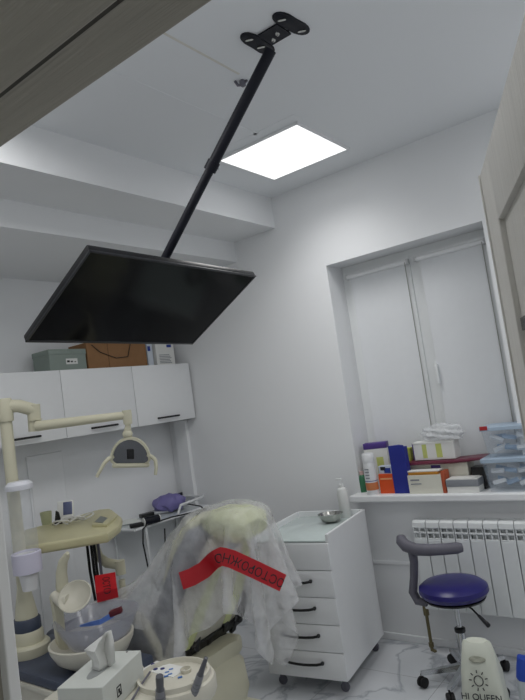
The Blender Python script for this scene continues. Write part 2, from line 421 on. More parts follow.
# ---------------------------------------------------------------- wall cabinets
def cabinet(y0, y1, label):
    zb, zt, d = 1.625, 2.09, .345
    t = thing('wall_cabinet', label, 'cabinet', (XL, (y0+y1)/2, zb), group='wall cabinets on the left wall')
    w = y1-y0
    c = MB(); tk = .016
    c.box((0, -w/2+.0005, 0), (d-.018, w/2-.0005, tk)).box((0, -w/2+.0005, zt-zb-tk), (d-.018, w/2-.0005, zt-zb)).box((0, -w/2+.0005, 0), (d-.018, -w/2+tk, zt-zb)).box((0, w/2-tk, 0), (d-.018, w/2-.0005, zt-zb)).box((0, -w/2+.0005, 0), (.006, w/2-.0005, zt-zb))
    obj('body', c, whitel, t, smooth=False)
    dd = obj('door', MB().box((d-.017, -w/2+.0022, .002), (d, w/2-.0022, zt-zb-.002), .0015), whitel, t)
    hz = .042; hl = .108
    h = MB().tube([(d, -hl, hz), (d+.022, -hl+.006, hz), (d+.026, -hl+.03, hz), (d+.026, hl-.03, hz), (d+.022, hl-.006, hz), (d, hl, hz)], .0075, 10)
    obj('handle', h, black, dd, world=False)
    bpy.data.objects[dd.name].children[0].location -= dd.location
    return t
cabinet(3.036, 3.66, 'white wall cabinet in the corner, nearest the window wall')
cabinet(2.412, 3.036, 'middle white wall cabinet, behind the dental lamp')
cabinet(1.788, 2.412, 'white wall cabinet at the left, behind the lamp post')
CT = 2.09
# boxes on the cabinets
def carton(name, label, px0, px1, x1, h, dep, m, cat='box', label_fn=None):
    a = at(px0, 366, x=x1); b_ = at(px1, 366, x=x1)
    t = thing(name, label, cat, (x1-dep/2, (a.y+b_.y)/2, CT))
    w = abs(b_.y-a.y)
    obj('carton', MB().box((-dep/2, -w/2, 0), (dep/2, w/2, h), .004), m, t, smooth=False)
    if label_fn: label_fn(t, dep, w, h)
    return t
def lab1(t, d, w, h):
    o = obj('sticker', MB().box((d/2, -.02, .045), (d/2+.0008, .075, .085)), paper, t)
    for k in range(3): obj('print', MB().box((d/2+.0008, -.012+.03*k, .058), (d/2+.0014, .010+.03*k-.004*k, .072-.004*k)), ink, t)
    obj('lid', MB().box((-d/2-.003, -w/2-.003, h-.035), (d/2+.003, w/2+.003, h+.003), .003), graybox, t)
carton('carton_box', 'grey-green lidded box with a white sticker on the left cabinets', 50, 87, XL+.27, .15, .2, graybox, label_fn=lab1)
def lab2(t, d, w, h):
    obj('tape', MB().box((-d/2, -.025, h), (d/2+.0006, .025, h+.0006)), mat('packing_tape', (150, 118, 84), .3), t)
    obj('cord', MB().tube([(d/2+.004, -w*.42, h*.9), (d/2+.007, -w*.30, h*.62), (d/2+.006, -w*.05, h*.38), (d/2+.007, w*.15, h*.42), (d/2+.005, w*.22, h*.9), (d/2-.01, w*.23, h+.004)], .003, 8), black, t)
    obj('seam', MB().box((d/2, -w*.17, .0), (d/2+.0006, -w*.16, h)), mat('carton_seam', (112, 80, 52), .8), t)
carton('cardboard_box', 'brown cardboard box with a black cord hanging over it, on the cabinets', 88.5, 148, XL+.26, .2, .22, card, label_fn=lab2)
def lab3(t, d, w, h):
    obj('print', MB().box((d/2, -w*.4, h*.62), (d/2+.0008, w*.1, h*.82)), blueink, t)
carton('medicine_box', 'pale box with blue print squeezed beside the brown box on the cabinets', 149, 154.5, XL+.25, .2, .18, mat('pale_blue_card', (206, 214, 224), .6), label_fn=lab3)
def lab4(t, d, w, h):
    for k in range(6): obj('print', MB().box((d/2, -w*.36, .018+.013*k), (d/2+.0008, w*(.3-.05*(k % 3)), .024+.013*k)), greycard, t)
    obj('print', MB().box((d/2, w*.1, h*.78), (d/2+.0008, w*.36, h*.9)), blueink, t)
carton('medicine_box', 'white box with small grey print at the right end of the cabinets', 158, 176, XL+.27, .19, .2, paper, label_fn=lab4)

# ---------------------------------------------------------------- drawer cabinet
P0 = at(349, 681, z=.085); back_ = at(384, 634, z=.085)
sv = (back_-P0); sv.z = 0; DD = sv.length; sv.normalize(); ang = math.atan2(sv.y, sv.x)-PI/2
CT_Z = at(327, 534.5, y=P0.y).z
dc = thing('drawer_cabinet', 'white five-drawer cabinet on castors by the window wall', 'drawer cabinet', (P0.x, P0.y, 0), ang)
W = .50; B = .085; TZ = CT_Z
# local: x -W..0, y 0..DD, front at y=0
c = MB(); c.box((-.018, 0, B), (0, DD, TZ), .002).box((-W, 0, B), (-W+.018, DD, TZ), .002).box((-W, DD-.018, B), (0, DD, TZ), .002).box((-W+.018, .006, B), (-.018, DD-.018, B+.018)).box((-W+.018, .008, TZ-.06), (-.018, DD-.018, TZ-.042))
obj('body', c, whitel, dc, smooth=False)
obj('glass_top', MB().box((-W+.019, -.002, TZ-.041), (-.019, DD-.019, TZ-.033), .001), mat('pale_green_glass', (205, 218, 216), .06, spec=.6), dc)
nd = 5; zt = TZ-.046; hh_ = (zt-B)/nd
for k in range(nd):
    a = B+k*hh_+.002; b_ = B+(k+1)*hh_-.002
    d = obj('drawer', MB().box((-W+.0015, -.016, a), (-.0015, .002, b_), .0015), whitel, dc)
    if k < 4:
        zc = b_-.055
        hm = MB().tube([(-W/2-.115+dx, -.016-dy, zc-dz) for dx, dy, dz in ((0, 0, 0), (.004, .022, 0), (.03, .028, .004), (.075, .028, .008), (.115, .028, .009), (.155, .028, .008), (.2, .028, .004), (.226, .022, 0), (.23, 0, 0))], .0075, 10)
        for s_ in (0, .23): hm.ball((-W/2-.115+s_, -.028, zc), .011)
        h_ = obj('handle', hm, black, d); h_.location -= d.location
for xx, yy in ((-.05, .05), (-W+.05, .05), (-.05, DD-.06), (-W+.05, DD-.06)):
    c = obj('castor', MB().lathe([(.022, -.011), (.026, -.008), (.026, .008), (.022, .011)], 16, Matrix.Translation((xx, yy, .026)) @ Matrix.Rotation(PI/2, 4, 'X')).box((xx-.012, yy-.013, .03), (xx+.012, yy+.013, B), .003), greyp, dc)
# on top
gl = TZ-.033
def dcw(x, y, z=0): return mw(dc) @ V((x, y, z))
kp = at(331, 519, z=gl+.02)
kb = thing('steel_bowl', 'small steel bowl holding instruments on the drawer cabinet', 'bowl', (kp.x, kp.y, gl), .4)
rw = .08
obj('bowl', MB().lathe([(.001, .0), (.035, 0), (.060, .012), (rw-.004, .048), (rw, .056), (rw+.003, .056), (rw, .05), (.058, .010), (.036, .003)], 32, Matrix.Diagonal((1, .85, 1, 1)), cap=False), steel, kb)
for k in range(5):
    a = k*1.35; tl = thing('metal_instrument', 'small steel instrument lying in the bowl on the drawer cabinet', 'instrument', (kp.x+.02*math.cos(a), kp.y+.018*math.sin(a), gl+.012+.005*k), a*1.7, group='instruments in the steel bowl')
    obj('shank', MB().tube([(-.035, 0, 0), (.03, 0, .016)], .0035, 8), chrome, tl); obj('grip', MB().tube([(-.036, 0, -.0005), (-.008, 0, .0065)], .006, 8), steel if k % 2 else navym, tl)
pb = at(350, 516, z=gl)
bt = thing('pump_bottle', 'white pump bottle on the drawer cabinet', 'bottle', (pb.x-.02, pb.y-.02, gl))
obj('bottle', MB().lathe([(.001, 0), (.034, 0), (.037, .006), (.036, .16), (.028, .185), (.013, .194), (.013, .2)], 24), mat('white_bottle', (226, 228, 226), .35), bt)
obj('pump_head', MB().lathe([(.015, .199), (.015, .215), (.005, .217), (.005, .243)], 14).box((-.035, -.007, .241), (.01, .007, .253), .004), mat('white_pump', (232, 234, 234), .3), bt)

# ---------------------------------------------------------------- radiator
ry0, ry1 = YB-.12, YB-.035
rtl = at(412, 521, y=ry0); rz1 = rtl.z; rz0 = .27
rd = thing('radiator', 'white aluminium sectional radiator under the window', 'radiator', (rtl.x+.5, YB-.08, rz0))
sw = .0885; ns = 11
for k in range(ns):
    x0 = rtl.x-.006+k*sw
    s_ = MB()
    # front plate with slits above, rounded top
    s_.box((x0+.0025, ry0, rz0), (x0+sw-.0025, ry0+.010, rz1-.115), .003)
    prof = [(ry0, rz1-.04), (ry0+.004, rz1-.012), (ry0+.02, rz1), (ry1-.005, rz1), (ry1, rz1-.012), (ry1, rz1-.02), (ry0+.03, rz1-.018), (ry0+.012, rz1-.03), (ry0+.010, rz1-.05)]
    mp = Matrix(((0, 0, 1, 0), (1, 0, 0, 0), (0, 1, 0, 0), (0, 0, 0, 1)))
    s_.prism(prof, x0+.0025, x0+sw-.0025, mtx=mp)
    s_.box((x0+.0025, ry0+.001, rz1-.078), (x0+sw-.0025, ry0+.02, rz1-.066), .003).box((x0+.0025, ry0+.001, rz1-.118), (x0+sw-.0025, ry0+.02, rz1-.105), .003)
    s_.box((x0+sw/2-.004, ry0+.001, rz1-.11), (x0+sw/2+.004, ry0+.02, rz1-.03), .002).box((x0+.003, ry0+.002, rz1-.11), (x0+.009, ry0+.02, rz1-.03), .002).box((x0+sw-.009, ry0+.002, rz1-.11), (x0+sw-.003, ry0+.02, rz1-.03), .002)
    s_.box((x0+.008, ry0+.03, rz0+.01), (x0+sw-.008, ry1-.005, rz1-.035), .004)
    obj('section', s_, radm, rd, world=True, smooth=False)
pp = MB(); bx = at(421, 606, y=ry0+.04); xx = rtl.x+.0
pp.tube([(rtl.x+.04, ry0+.045, rz0+.03), (xx-.015, ry0+.045, rz0+.03), (xx-.022, ry0+.045, rz0+.02), (xx-.024, ry0+.045, rz0-.02), (xx-.024, ry0+.045, .012), (xx-.02, ry0+.035, .006), (xx+.01, ry0+.02, .006)], .0105, 10)
pp.tube([(xx-.024, ry0+.045, rz0-.0), (xx-.024, ry0+.045, rz0-.055)], .018, 10).tube([(xx-.024, ry0+.045, .02), (xx-.024, ry0+.045, .045)], .016, 10)
obj('supply_pipe', pp, brass, rd, world=True, label='dull brass supply pipe')

# ---------------------------------------------------------------- stool
sc = V((-1.385, 3.28, 0))
st_ = thing('dental_stool', 'blue round dental stool with grey curved back arm and chrome star base', 'stool', sc)
obj('seat', MB().lathe([(.001, .465), (.13, .468), (.174, .478), (.190, .502), (.186, .525), (.16, .545), (.1, .556), (.001, .559)], 40), bluem, st_)
obj('seat_plate', MB().lathe([(.001, .44), (.12, .445), (.165, .458), (.17, .468)], 28), blackp, st_)
obj('gas_column', MB().lathe([(.014, .26), (.014, .44)], 16), chrome, st_)
obj('column_sleeve', MB().lathe([(.025, .06), (.025, .27), (.02, .285)], 16), chrome, st_)
obj('collar', MB().lathe([(.028, .275), (.03, .28), (.03, .295), (.022, .3)], 16), blackp, st_)
angs = []
for px, py in ((415, 680), (449, 697), (503, 690), (507, 662), (448, 650)):
    pp = at(px, py, z=.045); angs.append(math.atan2(pp.y-sc.y, pp.x-sc.x))
for a in angs:
    R = Matrix.Rotation(a, 4, 'Z'); L = .25
    obj('leg', MB().loft([[(x, -w_, z), (x, w_, z), (x, w_*.8, z+t_), (x, -w_*.8, z+t_)] for x, w_, z, t_ in ((.01, .02, .075, .035), (.1, .017, .074, .026), (L, .013, .068, .018))], mtx=R), chrome, st_)
    tw = R @ Matrix.Translation((L-.005, 0, .03)) @ Matrix.Rotation(.6, 4, 'Z') @ Matrix.Rotation(PI/2, 4, 'X')
    cc = MB().lathe([(.020, -.022), (.028, -.018), (.028, -.004), (.018, -.003), (.018, .003), (.028, .004), (.028, .018), (.020, .022)], 18, tw)
    cc.tube([R @ V((L-.005, 0, .03)), R @ V((L-.005, 0, .075))], .008, 8)
    obj('castor', cc, rubber, st_)
obj('hub', MB().lathe([(.03, .06), (.034, .07), (.034, .105), (.026, .12)], 20), chrome, st_)
D0 = depth(sc+V((-.2, 0, .5)))
def sp(px, py, dD=0): return ad(px, py, D0+dD)
arm = [sp(427, 603, -.05), sp(418, 601, -.02), sp(413, 592), sp(414, 577), sp(414, 562), sp(412, 549)]
obj('back_stem', MB().tube(arm, [.026, .031, .032, .029, .030, .034], 12, flat=.75), greyp, st_, world=True)
cur = [sp(401, 537, .06), sp(401.5, 541, .04), sp(406, 546, 0), sp(416, 549.5, -.05), sp(430, 550, -.10), sp(446, 549, -.13), sp(457, 548, -.14), sp(462, 547.5, -.14)]
obj('back_arm', MB().tube(cur, [.027, .033, .035, .034, .032, .031, .031, .024], 14, flat=1.), greyp, st_, world=True)
lv = MB().tube([sc+V((.05, -.03, .45)), sc+V((.12, -.08, .438)), sc+V((.19, -.14, .41))], .005, 8); obj('lever', lv, blackp, st_, world=True)
obj('lever_grip', MB().tube([sc+V((.165, -.118, .421)), sc+V((.225, -.165, .395))], [.008, .012], 10), blackp, st_, world=True)

# ---------------------------------------------------------------- carrier bags on the floor
def crinkle_bag(t, w, d, h, m, top_open, seed):
    rnd = random.Random(seed); rings = []
    prof = top_open
    for (z, kx, ky, kd) in prof:
        rg = []
        for k in range(36):
            a = 2*PI*k/36; ca, sa = math.cos(a), math.sin(a)
            e_ = .55
            x = math.copysign(abs(ca)**e_, ca)*w/2*kx; y = math.copysign(abs(sa)**e_, sa)*d/2*ky
            wr = 1+.03*math.sin(5*a+z*14+seed)+.02*math.sin(11*a-z*23)
            rg.append((x*wr, y*wr+kd, z+.006*math.sin(3*a+seed)))
        rings.append(rg)
    return obj('bag_body', MB().loft(rings), m, t)
bp_ = at(484, 660, y=2.86); bgz = 0
bg = thing('carrier_bag', 'white carrier bag with a drawn sun on it, before the stool', 'bag', (bp_.x-.022, 2.86, 0), .18)
hB = at(484, 641, y=2.86).z
bd = crinkle_bag(bg, .208, .15, hB, bagm, [(0, .9, .9, 0), (.02, 1, 1, 0), (hB*.4, .97, 1, 0), (hB*.68, .86, .85, 0), (hB*.86, .72, .6, .0), (hB*.96, .64, .42, .0), (hB*1.0, .56, .26, 0)], 3)
def bagpt(x, z, o=.006):   # front of the bag in local coordinates
    pz = [(0, .9), (.4*hB, 1.), (.68*hB, .85), (.86*hB, .6), (hB, .4)]
    for (a, ka), (b_, kb_) in zip(pz, pz[1:]):
        if a <= z <= b_: k = ka+(kb_-ka)*(z-a)/(b_-a); break
    return V((x, -.075*k-o, z))
bo_ = MB().lathe([(.001, 0), (.030, .003), (.038, 0)], 20, Matrix.Translation(bagpt(.0, hB*.84, .002)) @ Matrix.Rotation(PI/2-.6, 4, 'X') @ Matrix.Diagonal((1, .42, 1, 1)))
obj('handle_slot', bo_, mat('bag_slot', (150, 152, 138), .6), bg)
sz = hB*.635; sun = MB()
sun.tube([bagpt(-.005+.020*math.cos(a), sz+.022*math.sin(a)) for a in [2*PI*k/24 for k in range(25)]], .0022, 6)
for k in range(9):
    a = 2*PI*k/9+.3
    sun.tube([bagpt(-.005+.031*math.cos(a), sz+.033*math.sin(a)), bagpt(-.005+.043*math.cos(a), sz+.045*math.sin(a))], .0024, 6)
obj('sun_drawing', sun, ink, bg)
bgm = mw(bg)
text('lettering', 'HI QUEEN', .040, bgm @ frame_mtx(bagpt(-.002, hB*.475, .013), (1, 0, 0), (0, -1, .05)), ink, bg, .0015)
b2 = at(524, 690, y=2.95)
bb = thing('carrier_bag', 'blue and white carrier bag at the right edge beside the sun bag', 'bag', (b2.x+.075, 2.99, 0), -.1)
h2 = at(520, 661, y=2.95).z
crinkle_bag(bb, .22, .14, h2*.72, mat('pale_grey_bag', (190, 198, 204), .4), [(0, .9, .9, 0), (.02, 1, 1, 0), (h2*.5, .98, .95, 0), (h2*.72, .95, .8, 0)], 5)
tp = crinkle_bag(bb, .22, .14, h2, mat('blue_bag', (36, 70, 170), .4), [(h2*.72, .95, .82, 0), (h2*.85, .9, .7, 0), (h2, .85, .35, 0)], 5); tp.name = 'blue_band'

# ---------------------------------------------------------------- things on the sill
SZ = .972
def sx(px, py, y): return at(px, py, y=y)
def sbox(name, label, px0, px1, pyb, pyt, y, dep, m, cat='box', z=SZ, rot=0., parts=None, group=None, bev=.002):
    a = sx(px0, pyb, y); b_ = sx(px1, pyb, y); top_ = sx((px0+px1)/2, pyt, y).z
    w = b_.x-a.x; h = top_-z
    t = thing(name, label, cat, ((a.x+b_.x)/2, y+dep/2, z), rot, group)
    obj('carton', MB().box((-w/2, -dep/2, 0), (w/2, dep/2, h), bev), m, t, smooth=False)
    if parts: parts(t, w, dep, h)
    t['_h'] = z+h
    return t
def stripe(t, w, d, h, z0, z1, m, x0=-.5, x1=.5, name='print'):
    return obj(name, MB().box((w*x0, -d/2-.0012, h*z0), (w*x1, -d/2-.0002, h*z1)), m, t)
# spray can
cn = sx(372, 489, 3.60)
t = thing('spray_can', 'white and orange spray can on the left end of the sill', 'can', (cn.x, 3.61, SZ))
ch = sx(370, 453, 3.61).z-SZ; cr = .041
obj('can_body', MB().lathe([(.001, 0), (cr, 0), (cr, ch*.76), (cr*.94, ch*.79)], 24), mat('white_can', (222, 224, 226), .3), t)
obj('band', MB().lathe([(cr+.0006, ch*.12), (cr+.0006, ch*.30)], 24), mat('ochre_orange', (206, 126, 78), .4), t)
obj('print', MB().lathe([(cr+.0004, ch*.33), (cr+.0004, ch*.345)], 24), blueink, t)
lp = MB()
for k in range(4): lp.box((-.016, -cr-.0012, ch*(.4+.07*k)), (.012, -cr*.8, ch*(.43+.07*k)))
obj('lettering', lp, greycard, t)
obj('cap', MB().lathe([(cr*.98, ch*.78), (cr, ch*.80), (cr*.98, ch*.97), (cr*.85, ch), (.001, ch)], 24), mat('can_cap', (228, 230, 232), .3), t)
# green bottle behind
gb = sx(364, 490, 3.70)
t = thing('green_bottle', 'green bottle behind the spray can at the sill corner', 'bottle', (gb.x, 3.70, SZ))
obj('bottle', MB().lathe([(.001, 0), (.026, 0), (.027, .09), (.02, .11), (.012, .118)], 20), green, t)
obj('cap', MB().lathe([(.014, .116), (.014, .14), (.001, .142)], 16), mat('pale_pink_cap', (206, 176, 172), .4), t)
def p_pur(t, w, d, h):
    obj('lid_band', MB().box((-w/2-.001, -d/2-.001, h*.88), (w/2+.001, d/2+.001, h+.001), .001), purple, t)
    stripe(t, w, d, h, .25, .7, limeink, .0, .3); stripe(t, w, d, h, .3, .5, greycard, -.35, -.1)
sbox('medicine_box', 'tall white box with purple top behind the spray can', 368, 389, 480, 443, 3.735, .08, paper, parts=p_pur, rot=.25)
def p_or(t, w, d, h): stripe(t, w, d, h, .72, .8, mat('pale_orange', (236, 170, 120), .5), -.4, .3)
ob = sbox('carton_box', 'bright orange box on the sill between the spray can and the blue box', 380.5, 397, 490.5, 474, 3.625, .07, orange, parts=p_or)
def p_bw(t, w, d, h): stripe(t, w, d, h, .1, .75, blueink, -.1, .35); stripe(t, w, d, h, .45, .9, ink, -.35, 0)
sbox('carton_box', 'small white and blue carton resting on the orange box', 379, 394, 474, 466, 3.635, .05, mat('pale_blue_card2', (198, 208, 222), .6), z=ob['_h'], parts=p_bw, rot=-.1)
def p_roy(t, w, d, h):
    obj('folded_top', MB().prism([(-w/2, -d/2), (w/2, -d/2), (0, d/2)], h, h+.012), royal, t)
sbox('carton_box', 'tall royal blue carton standing on the sill', 394.5, 410.5, 490, 447, 3.615, .05, royal, parts=p_roy)
def p_ft(t, w, d, h):
    obj('contents', MB().box((-w/2+.006, -d/2+.004, h), (w/2-.02, d/2-.004, h+.016), .003), goldm, t, label='amber sachets')
    obj('flap', MB().box((-w/2, -d/2+.012, h+.017), (w/2-.012, d/2, h+.026), .002), paper, t)
    stripe(t, w, d, h, .70, .78, greycard, -.42, -.15); stripe(t, w, d, h, .5, .56, greycard, -.42, -.1)
    obj('side_panel', MB().box((w/2, -d/2, 0), (w/2+.022, d/2, h+.018), .003), terracotta, t)
fb = sbox('open_carton', 'open white carton of amber sachets with a terracotta side, front of the sill', 409.5, 443, 491, 475, 3.60, .09, mat('ivory_card', (222, 221, 208), .6), parts=p_ft)
def p_gr(t, w, d, h):
    obj('cover', MB().box((-w/2-.002, -d/2-.003, h*.45), (w/2+.004, d/2, h*.95), .002), greycard, t)
    obj('loose_sheet', MB().box((-w/2+.01, -d/2, h+.0005), (w/2-.015, d/2-.01, h+.003)), paper, t)
gy = sbox('paper_stack', 'low stack of grey and white booklets before the sill boxes', 447.5, 479, 491, 479, 3.60, .11, paper, cat='papers', parts=p_gr)
def p_none(t, w, d, h): pass
sbox('carton_box', 'black carton behind the booklets beside the tubs', 474, 486, 487, 467, 3.70, .08, blackp, parts=p_none)
mb_ = sbox('carton_box', 'long ivory carton under the maroon sleeve', 411, 471, 486, 463.5, 3.705, .12, mat('ivory_card', (222, 221, 208), .6), parts=lambda t, w, d, h: stripe(t, w, d, h, .6, .95, purple, -.1, .06))
# maroon sleeve
z = mb_['_h']; a = sx(407, 462, 3.69); b_ = sx(485, 457, 3.69)
t = thing('plastic_sleeve', 'glossy maroon sleeve lying across the ivory carton', 'sleeve', ((a.x+b_.x)/2, 3.74, z))
w = b_.x-a.x; rings = []
for k in range(13):
    u = k/12; x = -w/2+w*u; zz = .002+.012*max(0, u-.6)**1*3; th = .022-.010*abs(u-.4)
    rings.append([(x, -.07, zz), (x, -.073, zz+th*.5), (x, -.068, zz+th), (x, .05, zz+th+.004), (x, .05, zz)])
obj('sleeve', MB().loft(rings), magenta, t)
t2z = z+.027
def p_gw(t, w, d, h):
    stripe(t, w, d, h, .12, .9, limeink, -.28, -.17); stripe(t, w, d, h, .12, .9, limeink, .06, .2)
    obj('purple_end', MB().box((-w/2-.012, -d/2+.01, 0), (-w/2, d/2, h), .002), purple, t); obj('lid', MB().box((-w/2-.002, -d/2-.002, h*.93), (w/2+.002, d/2+.002, h+.003), .001), paper, t)
gw = sbox('carton_box', 'white carton with lime stripes lying on the maroon sleeve', 415, 456, 459, 442, 3.70, .1, paper, z=t2z, parts=p_gw)
sbox('carton_box', 'small lime and white carton between the blue carton and the striped carton', 405.5, 414, 476, 448, 3.74, .05, mat('lime_card', (188, 196, 90), .6), parts=p_none)
# crumpled clear bag on top
bz_ = gw['_h']+.004; a = sx(443, 438, 3.73)
bm = bmesh.new(); bmesh.ops.create_icosphere(bm, subdivisions=4, radius=1.)
rn = random.Random(5); ph = [rn.uniform(0, 6) for _ in range(9)]
for v in bm.verts:
    n = v.co.copy()
    k = 1+.10*math.sin(6*n.x+ph[0])*math.sin(7*n.y+ph[1])+.08*math.sin(11*n.z+ph[2]+4*n.x)+.05*math.sin(17*n.x+9*n.y+ph[3])
    v.co = V((n.x*.135*k, n.y*.06*k, max(n.z, -.6)*.062*k))
mz = min(v.co.z for v in bm.verts)
bmesh.ops.translate(bm, verts=bm.verts[:], vec=(a.x, 3.74, bz_-mz))
tag(obj('plastic_bag', bm, clearbag), 'crumpled clear plastic bag on top of the striped carton', 'plastic bag')
# two tubs
def tub(px0, px1, pyb, pyt, y, z, label, seed):
    a = sx(px0, pyb, y); top_ = sx(px0+15, pyt, y).z; w = .30; dep = .2; h = top_-z
    t = thing('storage_tub', label, 'tub', (a.x+w/2, y+dep/2, z), group='storage tubs on the sill')
    n = .86
    def rect(wx, dy, zz, r=.02):
        o = []
        for cx, cy, a0_ in ((1, 1, 0), (-1, 1, 90), (-1, -1, 180), (1, -1, 270)):
            for k in range(5):
                aa = math.radians(a0_+22.5*k); o.append((cx*(wx/2-r)+r*math.cos(aa), cy*(dy/2-r)+r*math.sin(aa), zz))
        return o
    obj('tub_body', MB().loft([rect(w*n, dep*n, .0), rect(w*n, dep*n, .003), rect(w*.985, dep*.985, h*.9)]), tubm, t)
    obj('lid', MB().loft([rect(w, dep, h*.86), rect(w+.012, dep+.012, h*.87), rect(w+.012, dep+.012, h*.97), rect(w-.01, dep-.01, h)]), lidm, t)
    obj('clip', MB().box((-w/2+.004, -dep/2-.009, h*.9), (-w/2+.05, -dep/2-.004, h*1.03), .002), mat('red_clip', (170, 40, 44), .4), t) if seed == 2 else None
    rn = random.Random(seed)
    for k in range(12):
        c = V(((k % 3-1)*.072+rn.uniform(-.006, .006), -.045+.07*(k//3 % 2)+rn.uniform(-.008, .008), h*(.27+.33*(k//6))))
        pz = thing('sterile_pouch', 'blue-grey sealed pouch inside the '+('upper' if seed == 2 else 'lower')+' tub on the sill', 'pouch', t.location+c, (rn.uniform(-.5, .5), rn.uniform(-.45, .45), rn.uniform(-.35, .35)), group='sealed pouches in the '+('upper' if seed == 2 else 'lower')+' tub')
        rr = []
        for q in range(7):
            u = q/6-.5; th = .011*(1-(2*u)**2)+.0012
            rr.append([(u*.078, -.006-th, -.004), (u*.078, 0, -.014), (u*.078, .006+th, .004), (u*.078, 0, .014)])
        obj('pouch', MB().loft(rr), mat('pouch_foil', (150, 176, 206), .35, var=.15) if k % 2 else mat('pouch_paper', (232, 236, 240), .5), pz)
    return z+h
tz_ = tub(485, 540, 489, 458, 3.59, SZ, 'lower frosted blue tub of sealed pouches on the sill', 1)
tub(484, 540, 458, 426, 3.60, tz_, 'upper frosted blue tub stacked on the other tub, with a red clip', 2)

#BEGIN2
# ---------------------------------------------------------------- dental unit (side box, lamp pillar, cuspidor)
PO = at(30, 649, z=.62)                                  # foot of the lamp pillar
BC = at(92, 640, z=.70)                                  # cuspidor centre
UX0, UX1, UY0, UY1, UZ = PO.x-.14, BC.x+.22, at(45, 678, z=.6).y, max(PO.y, BC.y)+.16, .60
du = thing('dental_unit', 'cream dental unit with dark worktop, lamp pillar and rinsing bowl', 'dental unit', ((UX0+UX1)/2, (UY0+UY1)/2, 0))
obj('cabinet', MB().box((UX0, UY0, .04), (UX1, UY1, UZ-.05), .02).box((UX0+.03, UY0+.03, 0), (UX1-.03, UY1-.03, .05)), creamw, du, world=True)
obj('worktop', MB().box((UX0-.005, UY0-.004, UZ-.048), (UX1+.005, UY1+.004, UZ), .012), slate, du, world=True, label='dark slate worktop')
obj('rim', MB().box((UX0-.008, UY0-.010, UZ-.075), (UX1+.008, UY1+.008, UZ-.048), .006), creamw, du, world=True)
pt = at(7, 398, y=PO.y); PT = V((PO.x, PO.y, pt.z))
fz = UZ
T0 = Matrix.Translation((PO.x, PO.y, fz))
obj('pillar_foot', MB().lathe([(.001, 0), (.098, 0), (.10, .008), (.10, .045), (.092, .055), (.074, .058), (.074, .105), (.066, .118), (.001, .118)], 30, T0), cream, du, world=True)
obj('foot_band', MB().lathe([(.064, .115), (.066, .12), (.066, .17), (.06, .178)], 28, T0), slate, du, world=True, label='dark slate band on the pillar foot')
obj('foot_cone', MB().lathe([(.056, .172), (.054, .20), (.036, .30), (.031, .33)], 26, T0), cream, du, world=True)
obj('pillar', MB().lathe([(.031, .30), (.031, PT.z-fz-.10)], 22, T0), cream, du, world=True)
obj('pillar_collar', MB().lathe([(.040, PT.z-fz-.12), (.041, PT.z-fz-.115), (.041, PT.z-fz-.01), (.036, PT.z-fz), (.001, PT.z-fz)], 24, T0), cream, du, world=True)
# cuspidor
T1 = Matrix.Translation((BC.x, BC.y, UZ))
DB = depth((BC.x, BC.y, .7))
obj('bowl_base', MB().lathe([(.001, 0), (.09, 0), (.11, .006), (.165, .045), (.19, .09), (.195, .115), (.185, .118), (.15, .075), (.08, .03), (.001, .024)], 40, T1), creamw, du, world=True)
bw = MB().lathe([(.001, .05), (.07, .054), (.13, .09), (.165, .15), (.192, .205), (.198, .212), (.190, .21), (.16, .155), (.125, .098), (.068, .062), (.001, .058)], 44, T1 @ Matrix.Translation((.03, .02, 0)))
obj('rinsing_bowl', bw, bowlm, du, world=True, label='translucent smoked rinsing bowl')
def db(px, py, dD=0.): return ad(px, py, DB+dD)
sp_ = MB()
sp_.loft([[p + o for o in (V((-.012, -.018, 0)), V((.012, -.018, 0)), V((.022, .02, 0)), V((-.022, .02, 0)))] for p in (db(62, 650, .02), db(59, 632, .02), db(57, 612, .02), db(54, 596, .02))])
obj('spout_column', sp_, cream, du, world=True)
tz0 = MB(); 
hook = [db(66, 600, .06), db(62, 585, .07), db(61.5, 572, .07), db(63, 562, .06), db(66.5, 556, .05), db(67.5, 553, .04)]
tz0.tube(hook, [.036, .03, .026, .022, .016, .009], 14); obj('spout_horn', tz0, cream, du, world=True)
sc_ = MB(); c_ = db(76, 598, -.02)
dn = (V((.45, -.62, .75))).normalized(); mm = frame_mtx(c_, dn.cross(V((0, 0, 1))), dn)
sc_.lathe([(.001, -.022), (.045, -.018), (.072, .004), (.08, .02), (.075, .022), (.066, .008), (.042, -.010), (.001, -.014)], 30, mm)
sc_.tube([db(53, 594, .02), db(60, 601, .0), db(68, 601, -.01)], [.02, .026, .03], 10)
obj('spout_dish', sc_, creamw, du, world=True)
# things lying in the bowl
t = thing('plastic_strip', 'blue folded plastic strip with a dark red end lying in the rinsing bowl', 'plastic strip', db(100, 622, -.03))
a, b_, c2_ = db(80, 626, -.02), db(100, 622, -.06), db(114, 614, -.02)
wv = V((0, 0, .010)); hv = V((.4, -.4, 0)).normalized()*.002
obj('strip', MB().loft([[p-wv*k-hv, p+wv*k-hv, p+wv*k+hv, p-wv*k+hv] for p, k in ((a, .35), ((a+b_)/2, .9), (b_, 1.1), (c2_, 1.3))]), skyb, t, world=True)
e_ = db(116, 612, -.02); rt = frame_mtx(e_, RT*.9+UP*.35, V((0, 0, 1)))
obj('red_end', MB().box((-.03, -.016, -.012), (.03, .016, .014), .005, mtx=rt), maroon, t, world=True, label='dark red end')

